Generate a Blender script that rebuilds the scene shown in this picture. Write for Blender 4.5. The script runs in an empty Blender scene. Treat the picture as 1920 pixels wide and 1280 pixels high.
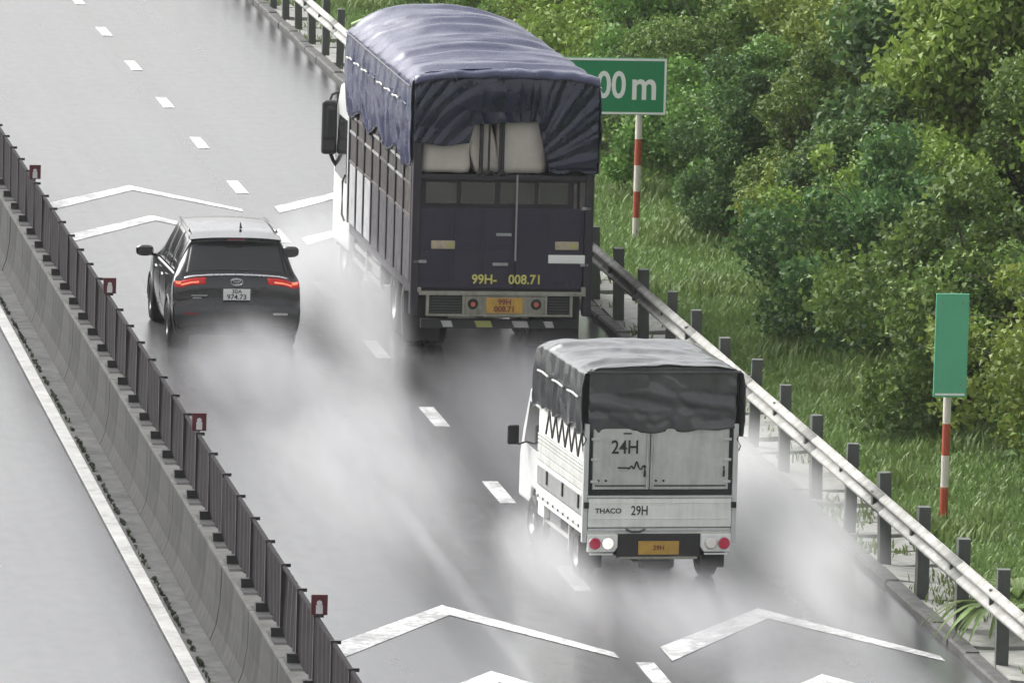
import bpy, bmesh, math, random
import numpy as np
from mathutils import Vector, Matrix, noise as mnoise

# ------------------------------------------------------------------ camera, sky, sun, exposure
S = bpy.context.scene
COL = S.collection
rnd = random.Random(7)
rad = math.radians

FPX, CAMX, CAMH = 15400.0, -13.6925, 15.4
Rw = [(0.990945, -0.131402, 0.027585), (0.009909, -0.133315, -0.991024), (0.133900, 0.982324, -0.130806)]
cam_d = bpy.data.cameras.new('camera')
cam_d.sensor_width = 36.0
cam_d.sensor_fit = 'HORIZONTAL'
cam_d.lens = 36.0 * FPX / 1920.0
cam_d.clip_start = 1.0
cam_d.clip_end = 9000.0
cam = bpy.data.objects.new('camera', cam_d)
COL.objects.link(cam)
r_, u_, b_ = Vector(Rw[0]), -Vector(Rw[1]), -Vector(Rw[2])
M = Matrix.Identity(4)
for i in range(3):
    M[i][0] = r_[i]; M[i][1] = u_[i]; M[i][2] = b_[i]
M[0][3], M[1][3], M[2][3] = CAMX, 0.0, CAMH
cam.matrix_world = M
S.camera = cam

HAZE = 0.00011
SUN_EL, SUN_AZ = 45.0, -48.0     # azimuth from +Y towards +X; negative = ahead and to the left
W = bpy.data.worlds.new('World')
S.world = W
W.use_nodes = True
wn = W.node_tree.nodes; wl = W.node_tree.links
bgn = wn['Background']
sky = wn.new('ShaderNodeTexSky')
sky.sky_type = 'NISHITA'; sky.sun_disc = False
sky.sun_elevation = rad(SUN_EL); sky.sun_rotation = rad(SUN_AZ)
sky.air_density = 1.0; sky.dust_density = 6.0; sky.ozone_density = 1.0
hs = wn.new('ShaderNodeHueSaturation')
hs.inputs['Saturation'].default_value = 0.12
wl.new(sky.outputs[0], hs.inputs['Color'])
wl.new(hs.outputs[0], bgn.inputs['Color'])
bgn.inputs['Strength'].default_value = 0.13
sd = bpy.data.lights.new('sun', 'SUN')
sd.energy = 1.1; sd.angle = rad(50); sd.color = (1.0, 0.97, 0.93)
so = bpy.data.objects.new('sun', sd); COL.objects.link(so)
dv = Vector((math.sin(rad(SUN_AZ)) * math.cos(rad(SUN_EL)), math.cos(rad(SUN_AZ)) * math.cos(rad(SUN_EL)), math.sin(rad(SUN_EL))))
so.rotation_euler = dv.to_track_quat('Z', 'Y').to_euler()
S.view_settings.view_transform = 'Standard'
S.view_settings.look = 'None'
S.view_settings.exposure = 1.32
S.view_settings.gamma = 1.0
try: S.view_settings.use_curve_mapping = False
except Exception: pass
S.cycles.volume_bounces = 1
S.cycles.max_bounces = 6
S.cycles.volume_step_rate = 1.5
S.cycles.volume_max_steps = 64

# ------------------------------------------------------------------ helpers
def tag(o, label=None, cat=None, group=None, kind=None):
    if label: o['label'] = label
    if cat: o['category'] = cat
    if group: o['group'] = group
    if kind: o['kind'] = kind
    return o

def empty(name, loc, rz=0.0):
    o = bpy.data.objects.new(name, None); COL.objects.link(o)
    o.location = loc; o.rotation_euler = (0, 0, rz); o.empty_display_size = 0.3
    return o

def link_mesh(name, me, mat, parent=None, loc=None):
    o = bpy.data.objects.new(name, me); COL.objects.link(o)
    if mat is not None and not me.materials: me.materials.append(mat)
    if parent is not None: o.parent = parent
    if loc is not None: o.location = loc
    return o

class MB:
    def __init__(s): s.v = []; s.f = []
    def add(s, vs, fs):
        n = len(s.v); s.v += [tuple(p) for p in vs]; s.f += [tuple(i + n for i in f) for f in fs]; return s
    def box(s, x0, x1, y0, y1, z0, z1):
        return s.add([(x0,y0,z0),(x1,y0,z0),(x1,y1,z0),(x0,y1,z0),(x0,y0,z1),(x1,y0,z1),(x1,y1,z1),(x0,y1,z1)],
                     [(0,3,2,1),(4,5,6,7),(0,1,5,4),(1,2,6,5),(2,3,7,6),(3,0,4,7)])
    def tube(s, pts, r, n=8, cap=True):
        pts = [Vector(p) for p in pts]; base = len(s.v); rings = []
        for i, p in enumerate(pts):
            d = (pts[min(i+1, len(pts)-1)] - pts[max(i-1, 0)]).normalized()
            a = d.cross(Vector((0,0,1)))
            if a.length < 1e-3: a = d.cross(Vector((0,1,0)))
            a.normalize(); b = d.cross(a)
            rr = r[i] if isinstance(r, (list, tuple)) else r
            rings.append([p + a*math.cos(2*math.pi*k/n)*rr + b*math.sin(2*math.pi*k/n)*rr for k in range(n)])
        vs = [q for g in rings for q in g]; fs = []
        for i in range(len(pts)-1):
            for k in range(n):
                fs.append((i*n+k, i*n+(k+1)%n, (i+1)*n+(k+1)%n, (i+1)*n+k))
        if cap:
            fs.append(tuple(range(n))); fs.append(tuple(range((len(pts)-1)*n, len(pts)*n)))
        return s.add(vs, fs)
    def lathe_x(s, prof, cx, cy, cz, n=28):          # profile (r, x) around the X axis
        m = len(prof); vs = []; fs = []
        for k in range(n):
            a = 2*math.pi*k/n
            for (r, x) in prof: vs.append((cx+x, cy+r*math.cos(a), cz+r*math.sin(a)))
        for k in range(n):
            for j in range(m-1):
                a, b = k*m+j, ((k+1)%n)*m+j
                fs.append((a, a+1, b+1, b))
        return s.add(vs, fs)
    def disc_y(s, cx, cy, cz, r, d, n=20, r2=None):     # a disc facing -Y with depth d
        r2 = r if r2 is None else r2
        vs = [(cx+r2*math.cos(2*math.pi*k/n), cy, cz+r2*math.sin(2*math.pi*k/n)) for k in range(n)]
        vs += [(cx+r*math.cos(2*math.pi*k/n), cy+d, cz+r*math.sin(2*math.pi*k/n)) for k in range(n)]
        fs = [tuple(range(n))] + [(k, (k+1)%n, n+(k+1)%n, n+k) for k in range(n)]
        return s.add(vs, fs)
    def prism_x(s, poly, x0, x1):                       # polygon in (y, z) extruded in x
        n = len(poly)
        vs = [(x0, y, z) for y, z in poly] + [(x1, y, z) for y, z in poly]
        fs = [tuple(range(n)), tuple(range(2*n-1, n-1, -1))] + [(k, (k+1)%n, n+(k+1)%n, n+k) for k in range(n)]
        return s.add(vs, fs)
    def prism_y(s, poly, y0, y1):                       # polygon in (x, z) extruded in y
        n = len(poly)
        vs = [(x, y0, z) for x, z in poly] + [(x, y1, z) for x, z in poly]
        fs = [tuple(range(n)), tuple(range(2*n-1, n-1, -1))] + [(k, (k+1)%n, n+(k+1)%n, n+k) for k in range(n)]
        return s.add(vs, fs)
    def mesh(s, name, smooth=False):
        me = bpy.data.meshes.new(name); me.from_pydata(s.v, [], s.f); me.update()
        bm = bmesh.new(); bm.from_mesh(me); bmesh.ops.recalc_face_normals(bm, faces=bm.faces)
        if smooth:
            for f in bm.faces: f.smooth = True
        bm.to_mesh(me); bm.free()
        return me
    def build(s, name, mat, parent=None, bevel=0.0, smooth=False, loc=None, seg=2):
        o = link_mesh(name, s.mesh(name, smooth), mat, parent, loc)
        if bevel:
            b = o.modifiers.new('bevel', 'BEVEL'); b.width = bevel; b.segments = seg; b.limit_method = 'ANGLE'; b.angle_limit = rad(40)
            b.harden_normals = False
        return o

def grid_mesh(name, P, smooth=True, keep=None, closed=False):
    """P: array (m, n, 3)"""
    m, n = P.shape[:2]
    fs = []
    for i in range(m-1):
        for j in range(n-1):
            if keep is not None and not keep(i, j): continue
            fs.append((i*n+j, i*n+j+1, (i+1)*n+j+1, (i+1)*n+j))
    me = bpy.data.meshes.new(name); me.from_pydata([tuple(p) for p in P.reshape(-1, 3)], [], fs)
    if smooth: me.polygons.foreach_set('use_smooth', [True]*len(fs))
    me.update()
    return me

def solidify(o, t, off=-1.0):
    s = o.modifiers.new('thick', 'SOLIDIFY'); s.thickness = t; s.offset = off
    return o

def fb(x, y, z=0.0, o=3):
    return mnoise.fractal(Vector((x, y, z)), 1.0, 2.1, o)

def dup_tree(o, parent=None):
    c = o.copy(); COL.objects.link(c)
    if parent is not None:
        c.parent = parent; c.matrix_parent_inverse = o.matrix_parent_inverse.copy()
    for ch in list(o.children): dup_tree(ch, c)
    return c

# ------------------------------------------------------------------ materials
class NT:
    def __init__(s, name):
        s.m = bpy.data.materials.new(name); s.m.use_nodes = True
        s.n = s.m.node_tree.nodes; s.l = s.m.node_tree.links
        s.p = s.n['Principled BSDF']; s.out = s.n['Material Output']
    def new(s, t, **kw):
        x = s.n.new(t)
        for k, v in kw.items(): setattr(x, k, v)
        return x
    def coord(s, which='Object', scale=(1,1,1), rot=(0,0,0)):
        c = s.new('ShaderNodeTexCoord'); mp = s.new('ShaderNodeMapping')
        mp.inputs['Scale'].default_value = scale; mp.inputs['Rotation'].default_value = rot
        s.l.new(c.outputs[which], mp.inputs['Vector']); return mp.outputs[0]
    def noise(s, vec, scale=5, detail=4, rough=0.55, dist=0.0):
        x = s.new('ShaderNodeTexNoise'); x.inputs['Scale'].default_value = scale
        x.inputs['Detail'].default_value = detail; x.inputs['Roughness'].default_value = rough
        x.inputs['Distortion'].default_value = dist
        s.l.new(vec, x.inputs['Vector']); return x.outputs['Fac']
    def ramp(s, fac, stops):
        x = s.new('ShaderNodeValToRGB'); e = x.color_ramp.elements
        while len(e) < len(stops): e.new(0.5)
        for i, (p, c) in enumerate(stops):
            e[i].position = p
            e[i].color = (c, c, c, 1) if not isinstance(c, (tuple, list)) else (*c, 1)
        s.l.new(fac, x.inputs[0]); return x.outputs[0]
    def math(s, op, a, b=None, c=None):
        x = s.new('ShaderNodeMath', operation=op)
        for i, q in enumerate((a, b, c)):
            if q is None: continue
            if isinstance(q, (int, float)): x.inputs[i].default_value = q
            else: s.l.new(q, x.inputs[i])
        return x.outputs[0]
    def mix(s, fac, a, b, mode='MIX'):
        x = s.new('ShaderNodeMix', data_type='RGBA', blend_type=mode)
        for i, q in ((0, fac), (6, a), (7, b)):
            if isinstance(q, (int, float)): x.inputs[i].default_value = q
            elif isinstance(q, (tuple, list)): x.inputs[i].default_value = (*q, 1)
            else: s.l.new(q, x.inputs[i])
        return x.outputs[2]
    def set(s, **kw):
        for k, v in kw.items():
            k = k.replace('_', ' ')
            inp = s.p.inputs[k]
            if isinstance(v, (int, float)): inp.default_value = v
            elif isinstance(v, (tuple, list)): inp.default_value = (*v, 1)
            else: s.l.new(v, inp)
        return s
    def bump(s, h, strength=0.3, dist=0.02):
        x = s.new('ShaderNodeBump'); x.inputs['Strength'].default_value = strength; x.inputs['Distance'].default_value = dist
        s.l.new(h, x.inputs['Height']); s.l.new(x.outputs[0], s.p.inputs['Normal']); return s

def paint(name, c, rough=0.35, metal=0.0, dirt=0.25, scale=3.0, coat=0.0, bump=0.0, dirtc=None, spec=0.5):
    t = NT(name)
    v = t.coord('Object')
    n = t.noise(v, scale, 6, 0.65, 0.3)
    n2 = t.noise(t.coord('Object', (6, 6, 0.8)), scale, 4, 0.6)
    d = t.ramp(t.math('MULTIPLY', n, t.math('ADD', n2, 0.5)), [(0.30, 0.0), (0.75, 1.0)])
    dc = dirtc or tuple(0.35*x + 0.02 for x in c)
    t.set(Base_Color=t.mix(t.math('MULTIPLY', d, dirt), c, dc),
          Roughness=t.math('ADD', t.math('MULTIPLY', d, 0.25), rough), Metallic=metal)
    t.p.inputs['Specular IOR Level'].default_value = spec
    if coat: t.p.inputs['Coat Weight'].default_value = coat; t.p.inputs['Coat Roughness'].default_value = 0.08
    if bump: t.bump(t.noise(v, 40, 3), bump, 0.01)
    return t.m

def make_asphalt(name, base, stripes):
    t = NT(name)
    v = t.coord('Object')
    vs = t.coord('Object', (1.0, 0.035, 1.0))
    big = t.noise(v, 0.12, 4, 0.6, 0.5)
    streak = t.noise(vs, 1.1, 5, 0.6, 0.2)
    fine = t.noise(v, 26, 4, 0.7)
    wet = t.ramp(t.math('ADD', t.math('MULTIPLY', streak, 0.65), t.math('MULTIPLY', big, 0.35)), [(0.36, 0.0), (0.62, 1.0)])
    col = t.mix(t.math('MULTIPLY', fine, 0.6), tuple(b*0.75 for b in base), tuple(b*1.35 for b in base))
    col = t.mix(t.math('MULTIPLY', wet, 0.35), col, tuple(b*0.6 for b in base))
    rough = t.math('SUBTRACT', 0.27, t.math('MULTIPLY', wet, 0.12))
    t.set(Base_Color=col, Roughness=rough)
    t.p.inputs['Specular IOR Level'].default_value = 0.9
    ripple = t.noise(t.coord('Object', (1.0, 0.45, 1.0)), 2.2, 5, 0.65, 0.6)
    # wheel tracks: bands along the lanes
    sx = t.new('ShaderNodeSeparateXYZ'); t.l.new(t.coord('Object'), sx.inputs[0])
    wob = t.math('ADD', sx.outputs[0], t.math('MULTIPLY', streak, 0.9))
    tr = t.math('SINE', t.math('MULTIPLY', wob, 3.5))
    trk = t.math('MULTIPLY', t.ramp(tr, [(0.25, 0.0), (0.95, 1.0)]), t.ramp(t.noise(t.coord('Object', (1.0, 0.06, 1.0)), 0.7, 3), [(0.35, 0.1), (0.6, 1.0)]))
    grit = t.ramp(t.noise(t.coord('Object', (1.0, 0.5, 1.0)), 4.5, 4, 0.6), [(0.40, 0.0), (0.66, 1.0)])
    rough = t.math('ADD', rough, t.math('SUBTRACT', t.math('MULTIPLY', grit, 0.035), t.math('MULTIPLY', trk, 0.11)))
    t.set(Roughness=rough, Base_Color=t.mix(t.math('MULTIPLY', trk, 0.7), col, tuple(b*0.45 for b in base)))
    band = t.math('ABSOLUTE', t.math('ADD', sx.outputs[0], t.math('ADD', 1.10, t.math('MULTIPLY', streak, 0.5))))
    pale = t.math('MULTIPLY', t.ramp(band, [(0.04, 1.0), (0.14, 0.0)]), t.ramp(t.noise(t.coord('Object', (1.0, 0.05, 1.0)), 1.4, 4), [(0.40, 0.0), (0.55, 1.0)]))
    cur = t.mix(t.math('MULTIPLY', trk, 0.7), col, tuple(b*0.45 for b in base))
    t.set(Base_Color=t.mix(t.math('MULTIPLY', t.math('MULTIPLY', pale, t.ramp(t.math('MULTIPLY', sx.outputs[1], 0.005), [(0.52, 1.0), (0.56, 0.0)])), 0.35), cur, tuple(b*3.2 for b in base)))
    h = t.math('ADD', t.math('MULTIPLY', fine, 0.22), t.math('MULTIPLY', ripple, 0.35))
    t.bump(h, 0.35, 0.02)
    return t.m

MAT = {}
MAT['asphalt'] = make_asphalt('wet_asphalt', (0.078, 0.078, 0.081), True)
MAT['asphalt2'] = make_asphalt('wet_asphalt_left', (0.06, 0.06, 0.064), True)

def make_marking():
    t = NT('road_paint')
    v = t.coord('Object')
    n = t.noise(v, 9, 6, 0.75, 0.4)
    n2 = t.noise(v, 1.3, 3, 0.5)
    wear = t.ramp(t.math('ADD', t.math('MULTIPLY', n, 0.7), t.math('MULTIPLY', n2, 0.4)), [(0.46, 0.0), (0.62, 1.0)])
    t.set(Base_Color=t.mix(t.math('MULTIPLY', wear, 0.9), (0.66, 0.66, 0.655), (0.16, 0.16, 0.16)), Roughness=0.38)
    t.bump(n, 0.2, 0.01)
    return t.m
MAT['paint_line'] = make_marking()
MAT['paint_dull'] = paint('dull_line_paint', (0.36, 0.36, 0.35), 0.5, dirt=0.75, scale=1.6, dirtc=(0.16, 0.16, 0.155), spec=0.3)

def make_concrete(name, c, streaky=False, dark=0.35):
    t = NT(name)
    v = t.coord('Object')
    n = t.noise(v, 1.2, 6, 0.65, 0.4)
    f = t.noise(v, 22, 4, 0.7)
    drip = t.noise(t.coord('Object', (2.5, 2.5, 0.12)), 1.7, 5, 0.7)
    m = t.ramp(t.math('ADD', t.math('MULTIPLY', n, 0.5), t.math('MULTIPLY', drip, 0.5)), [(0.38, 0.0), (0.66, 1.0)])
    col = t.mix(m, tuple(x*dark for x in c), c)
    col = t.mix(t.math('MULTIPLY', f, 0.35), col, tuple(x*0.6 for x in c))
    t.set(Base_Color=col, Roughness=t.math('SUBTRACT', 0.75, t.math('MULTIPLY', m, 0.2)))
    t.p.inputs['Specular IOR Level'].default_value = 0.18
    t.bump(t.math('ADD', f, n), 0.3, 0.01)
    return t.m
MAT['concrete'] = make_concrete('median_concrete', (0.034, 0.034, 0.033))
MAT['concrete_pale'] = make_concrete('pale_concrete', (0.40, 0.40, 0.37), dark=0.4)
MAT['coping'] = make_concrete('coping_wet_sheen', (0.12, 0.12, 0.115), dark=0.5)  # paler than the barrier face: sheen of the wet top put into the colour
MAT['kerb'] = make_concrete('kerb_concrete', (0.12, 0.12, 0.115))

def make_earth(name, a, b, c):
    t = NT(name)
    v = t.coord('Object')
    n = t.noise(v, 0.5, 5, 0.6, 0.3); f = t.noise(v, 9, 5, 0.7)
    col = t.mix(t.ramp(n, [(0.35, 0.0), (0.65, 1.0)]), a, b)
    col = t.mix(t.math('MULTIPLY', f, 0.6), col, c)
    t.set(Base_Color=col, Roughness=0.8)
    t.bump(f, 0.8, 0.06)
    return t.m
MAT['earth'] = make_earth('grassy_earth', (0.055, 0.085, 0.028), (0.085, 0.115, 0.04), (0.04, 0.05, 0.022))
MAT['ground'] = make_earth('far_ground', (0.05, 0.08, 0.03), (0.07, 0.10, 0.035), (0.04, 0.05, 0.025))
MAT['strip'] = make_concrete('median_strip', (0.085, 0.085, 0.085))

MAT['glare'] = paint('glare_panel', (0.009, 0.007, 0.009), 0.65, 0.0, 0.5, dirtc=(0.024, 0.021, 0.024), spec=0.15)
MAT['glare_post'] = paint('glare_post', (0.032, 0.028, 0.03), 0.5, 0.0, 0.4, spec=0.35)
MAT['bracket'] = paint('bracket_black', (0.012, 0.012, 0.013), 0.5)
MAT['steel'] = paint('galvanised_steel', (0.27, 0.275, 0.265), 0.5, 0.25, 0.7, dirtc=(0.12, 0.11, 0.085))
MAT['post_dark'] = paint('post_steel', (0.085, 0.092, 0.085), 0.5, 0.2, 0.5)
MAT['maroon'] = paint('maroon_plate', (0.10, 0.012, 0.02), 0.4)
MAT['white_refl'] = paint('white_reflector', (0.75, 0.72, 0.72), 0.3, dirt=0.4)
MAT['sign_green'] = paint('sign_green', (0.006, 0.22, 0.085), 0.35, dirt=0.12)
MAT['sign_pale'] = paint('sign_pale_green', (0.10, 0.40, 0.24), 0.35, dirt=0.15)
MAT['sign_white'] = paint('sign_white', (0.80, 0.80, 0.78), 0.35, dirt=0.08)
MAT['pole_white'] = paint('pole_white', (0.70, 0.66, 0.58), 0.45, dirt=0.5)
MAT['pole_red'] = paint('pole_red', (0.42, 0.07, 0.03), 0.45, dirt=0.4)
MAT['rubber'] = paint('rubber', (0.016, 0.016, 0.017), 0.55, dirt=0.6, dirtc=(0.05, 0.05, 0.05))
MAT['rim'] = paint('rim_metal', (0.35, 0.35, 0.36), 0.3, 0.7)
MAT['black_plastic'] = paint('black_plastic', (0.014, 0.015, 0.016), 0.4, dirt=0.3)
MAT['chassis'] = paint('chassis_dirty', (0.02, 0.02, 0.022), 0.6, dirt=0.7, dirtc=(0.06, 0.058, 0.055))
MAT['car_black'] = paint('car_black', (0.004, 0.004, 0.006), 0.10, 0.0, 0.2, 1.5, coat=0.6, dirtc=(0.025, 0.025, 0.028))
MAT['car_clad'] = paint('car_cladding', (0.022, 0.023, 0.024), 0.42, dirt=0.6, dirtc=(0.07, 0.07, 0.07))
MAT['chrome'] = paint('chrome', (0.75, 0.75, 0.76), 0.15, 1.0, 0.1)
MAT['silver'] = paint('silver_trim', (0.6, 0.6, 0.6), 0.3, 0.6, 0.2)
MAT['white_cab'] = paint('white_cab', (0.60, 0.61, 0.60), 0.3, dirt=0.35, coat=0.3)
MAT['ivory'] = paint('ivory_panel', (0.84, 0.85, 0.80), 0.35, dirt=0.38, dirtc=(0.35, 0.35, 0.32))
MAT['alu'] = paint('grey_sheet', (0.36, 0.37, 0.36), 0.35, 0.35, 0.5)
MAT['door_grey'] = paint('door_grey', (0.56, 0.565, 0.54), 0.35, 0.1, 0.55)
MAT['navy_steel'] = paint('navy_steel', (0.012, 0.010, 0.034), 0.42, 0.0, 0.8, 1.6, dirtc=(0.034, 0.028, 0.040))
MAT['navy_frame'] = paint('frame_dark', (0.018, 0.015, 0.026), 0.5, 0.1, 0.7, dirtc=(0.05, 0.046, 0.045))
MAT['brown_steel'] = paint('brown_slats', (0.11, 0.098, 0.088), 0.5, 0.2, 0.8, 4, dirtc=(0.04, 0.038, 0.04))
MAT['slat_dark'] = paint('slat_dark', (0.05, 0.046, 0.055), 0.45, 0.1, 0.7, 4, dirtc=(0.03, 0.028, 0.03))
MAT['board_pale'] = paint('pale_board', (0.40, 0.41, 0.42), 0.4, 0.1, 0.6, dirtc=(0.14, 0.14, 0.14))
MAT['bumper_grey'] = paint('bumper_grey', (0.33, 0.32, 0.27), 0.45, 0.1, 0.7, 5, dirtc=(0.12, 0.115, 0.09))
MAT['yellow'] = paint('plate_yellow', (0.55, 0.33, 0.06), 0.4, dirt=0.5, scale=6)
MAT['letter_yellow'] = paint('letter_yellow', (0.62, 0.58, 0.15), 0.5, dirt=0.35, scale=9)
MAT['letter_red'] = paint('letter_brown', (0.18, 0.04, 0.02), 0.5)
MAT['letter_black'] = paint('letter_black', (0.02, 0.022, 0.024), 0.5, dirt=0.1)
MAT['cream'] = paint('cream_label', (0.45, 0.38, 0.27), 0.45, dirt=0.5, scale=9)
MAT['bar_white'] = paint('bar_white', (0.5, 0.5, 0.48), 0.4, dirt=0.5)
MAT['bar_yellow'] = paint('bar_yellow', (0.42, 0.43, 0.12), 0.4, dirt=0.4)
MAT['red_lens'] = paint('red_lens', (0.22, 0.015, 0.035), 0.12, dirt=0.15, coat=0.8)
MAT['clear_lens'] = paint('clear_lens', (0.85, 0.80, 0.74), 0.12, dirt=0.15, coat=0.8)
MAT['amber_lens'] = paint('amber_lens', (0.55, 0.12, 0.05), 0.15, coat=0.8)

def lit(name, c, e, strength):
    t = NT(name); t.set(Base_Color=c, Roughness=0.15)
    n = t.noise(t.coord('Object'), 14, 2)
    t.p.inputs['Emission Color'].default_value = (*e, 1)
    t.l.new(t.math('MULTIPLY', n, strength*2), t.p.inputs['Emission Strength'])
    return t.m
MAT['tail_red'] = lit('tail_lamp_red', (0.35, 0.01, 0.01), (1.0, 0.03, 0.02), 0.07)
MAT['tail_hot'] = lit('tail_lamp_bright', (0.6, 0.2, 0.12), (1.0, 0.22, 0.11), 0.30)
MAT['tail_dim'] = lit('tail_lamp_dim', (0.25, 0.015, 0.04), (1.0, 0.04, 0.1), 0.05)
MAT['reverse_lamp'] = lit('reverse_lamp', (0.8, 0.76, 0.7), (1.0, 0.93, 0.86), 0.30)
MAT['lime'] = paint('lime_hem', (0.45, 0.62, 0.28), 0.5)

def make_glass(name, c, rough=0.06):
    t = NT(name)
    n = t.noise(t.coord('Object'), 3, 3)
    t.set(Base_Color=c, Roughness=t.math('ADD', t.math('MULTIPLY', n, 0.1), rough)); t.p.inputs['Coat Weight'].default_value = 0.5
    return t.m
MAT['glass'] = make_glass('tinted_glass', (0.018, 0.019, 0.020), 0.12)
MAT['glass_dirty'] = make_glass('dusty_glass', (0.05, 0.048, 0.045), 0.35)

def make_tarp(name, c, c2, rough, fold=0.5):
    t = NT(name)
    v = t.coord('Object')
    n = t.noise(v, 1.6, 6, 0.65, 0.8)
    w = t.noise(v, 7, 5, 0.6, 1.2)
    t.set(Base_Color=t.mix(t.ramp(n, [(0.35, 0.0), (0.7, 1.0)]), c, c2), Roughness=t.math('ADD', rough, t.math('MULTIPLY', w, 0.12)))
    t.p.inputs['Specular IOR Level'].default_value = 0.55
    t.bump(t.noise(v, 3.2, 3, 0.5, 1.0), fold*0.22, 0.03)
    return t.m
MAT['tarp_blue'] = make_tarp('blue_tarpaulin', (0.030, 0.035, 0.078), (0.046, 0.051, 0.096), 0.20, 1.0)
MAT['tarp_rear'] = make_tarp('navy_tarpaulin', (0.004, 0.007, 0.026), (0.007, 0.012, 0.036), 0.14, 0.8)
MAT['tarp_grey'] = make_tarp('grey_tarpaulin', (0.050, 0.052, 0.055), (0.085, 0.088, 0.092), 0.16, 1.0)
MAT['sack'] = make_tarp('cream_sacking', (0.46, 0.42, 0.37), (0.58, 0.54, 0.49), 0.6, 0.8)

def make_leaf(name, a, b, c):
    t = NT(name)
    at = t.new('ShaderNodeVertexColor'); at.layer_name = 'tint'
    sep = t.new('ShaderNodeSeparateColor'); t.l.new(at.outputs[0], sep.inputs[0])
    oi = t.new('ShaderNodeObjectInfo')
    col = t.mix(sep.outputs[0], a, b)
    col = t.mix(t.math('MULTIPLY', sep.outputs[1], 0.9), col, c)
    hsn = t.new('ShaderNodeHueSaturation')
    t.l.new(col, hsn.inputs['Color'])
    t.l.new(t.math('ADD', 0.92, t.math('MULTIPLY', oi.outputs['Random'], 0.5)), hsn.inputs['Value'])
    t.l.new(t.math('ADD', 0.485, t.math('MULTIPLY', oi.outputs['Random'], 0.03)), hsn.inputs['Hue'])
    t.set(Base_Color=hsn.outputs[0], Roughness=0.55); t.p.inputs['Specular IOR Level'].default_value = 0.3
    tr = t.new('ShaderNodeBsdfTranslucent'); t.l.new(hsn.outputs[0], tr.inputs['Color'])
    mx = t.new('ShaderNodeMixShader'); mx.inputs[0].default_value = 0.3
    t.l.new(t.p.outputs[0], mx.inputs[1]); t.l.new(tr.outputs[0], mx.inputs[2]); t.l.new(mx.outputs[0], t.out.inputs['Surface'])
    return t.m
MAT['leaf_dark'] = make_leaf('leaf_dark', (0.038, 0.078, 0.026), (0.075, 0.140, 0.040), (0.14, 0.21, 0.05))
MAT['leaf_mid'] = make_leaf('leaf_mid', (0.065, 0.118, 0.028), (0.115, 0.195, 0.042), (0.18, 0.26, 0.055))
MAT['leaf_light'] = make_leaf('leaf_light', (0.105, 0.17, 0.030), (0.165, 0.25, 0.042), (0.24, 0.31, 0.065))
MAT['grass'] = make_leaf('grass_blades', (0.10, 0.155, 0.045), (0.135, 0.20, 0.058), (0.18, 0.235, 0.08))
MAT['weed'] = make_leaf('weed_dark', (0.018, 0.022, 0.014), (0.028, 0.033, 0.02), (0.04, 0.045, 0.028))
MAT['bark'] = paint('bark', (0.10, 0.085, 0.065), 0.8, dirt=0.7, bump=0.6)

hz = MB(); hz.box(-3100, 3100, -2600, 6100, -1.6, 17.5)
hm = bpy.data.materials.new('haze_air'); hm.use_nodes = True
hn = hm.node_tree.nodes; hn.remove(hn['Principled BSDF'])
hv = hn.new('ShaderNodeVolumePrincipled'); hv.inputs['Color'].default_value = (.95, .96, .97, 1); hv.inputs['Density'].default_value = HAZE
hm.node_tree.links.new(hv.outputs[0], hn['Material Output'].inputs['Volume'])
tag(hz.build('haze', hm), 'thin rain haze hanging over the whole expressway', kind='stuff')

# ------------------------------------------------------------------ ground and roads
def sheet(name, x0, x1, y0, y1, z, mat, nx=1, ny=1):
    P = np.array([[(x0+(x1-x0)*i/nx, y0+(y1-y0)*j/ny, z) for j in range(ny+1)] for i in range(nx+1)])
    o = link_mesh(name, grid_mesh(name, P, False), mat)
    return o
tag(sheet('ground', -3000, 3000, -2500, 6000, -0.35, MAT['ground']), kind='structure')
tag(sheet('road', -4.35, 3.62, -30, 700, 0.0, MAT['asphalt']), kind='structure')
tag(sheet('opposite_road', -17.5, -5.22, -30, 700, 0.0, MAT['asphalt2']), kind='structure')
b = MB(); b.box(-5.215, -4.355, -30, 700, -0.3, 0.015)
tag(b.build('median_strip', MAT['strip']), kind='structure')
# left edge line
b2 = MB(); b2.box(-5.20, -5.035, 40, 300, 0.0, 0.02)
tag(b2.build('edge_line', MAT['paint_dull'], bevel=0.006), kind='structure')
# lane dashes
for k in range(-4, 16):
    yc = 87.9 + 6.68*k
    b = MB(); b.box(-0.10, 0.10, yc-0.9, yc+0.9, 0.0005, 0.007)
    tag(b.build('lane_dash', MAT['paint_line']), kind='structure')
# chevrons
def chevron(cx, ya, wl=1.55, wr=1.55, th=0.7, dl=2.9, dr=3.3):
    b = MB()
    def arm(x0, x1, y0, y1, t0, t1, n=14):
        for k in range(n):
            a, c = k/n, (k+1)/n
            xa, xb = x0+(x1-x0)*a, x0+(x1-x0)*c
            yb0, yb1 = y0+(y1-y0)*a, y0+(y1-y0)*c
            ta, tb = t0+(t1-t0)*a, t0+(t1-t0)*c
            b.add([(xa, yb0-ta, .006), (xb, yb1-tb, .006), (xb, yb1, .006), (xa, yb0, .006)], [(0,1,2,3)])
    arm(cx-wl, cx, ya-dl+th*0.3, ya, th*1.3, th)
    arm(cx, cx+wr, ya, ya-dr+th*0.2, th, th*0.55)
    return tag(b.build('chevron_marking', MAT['paint_line']), kind='structure')
for ya in (92.6, 88.2, 134.7, 130.5):
    chevron(-1.80, ya); chevron(1.87, ya - 0.1)

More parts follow.
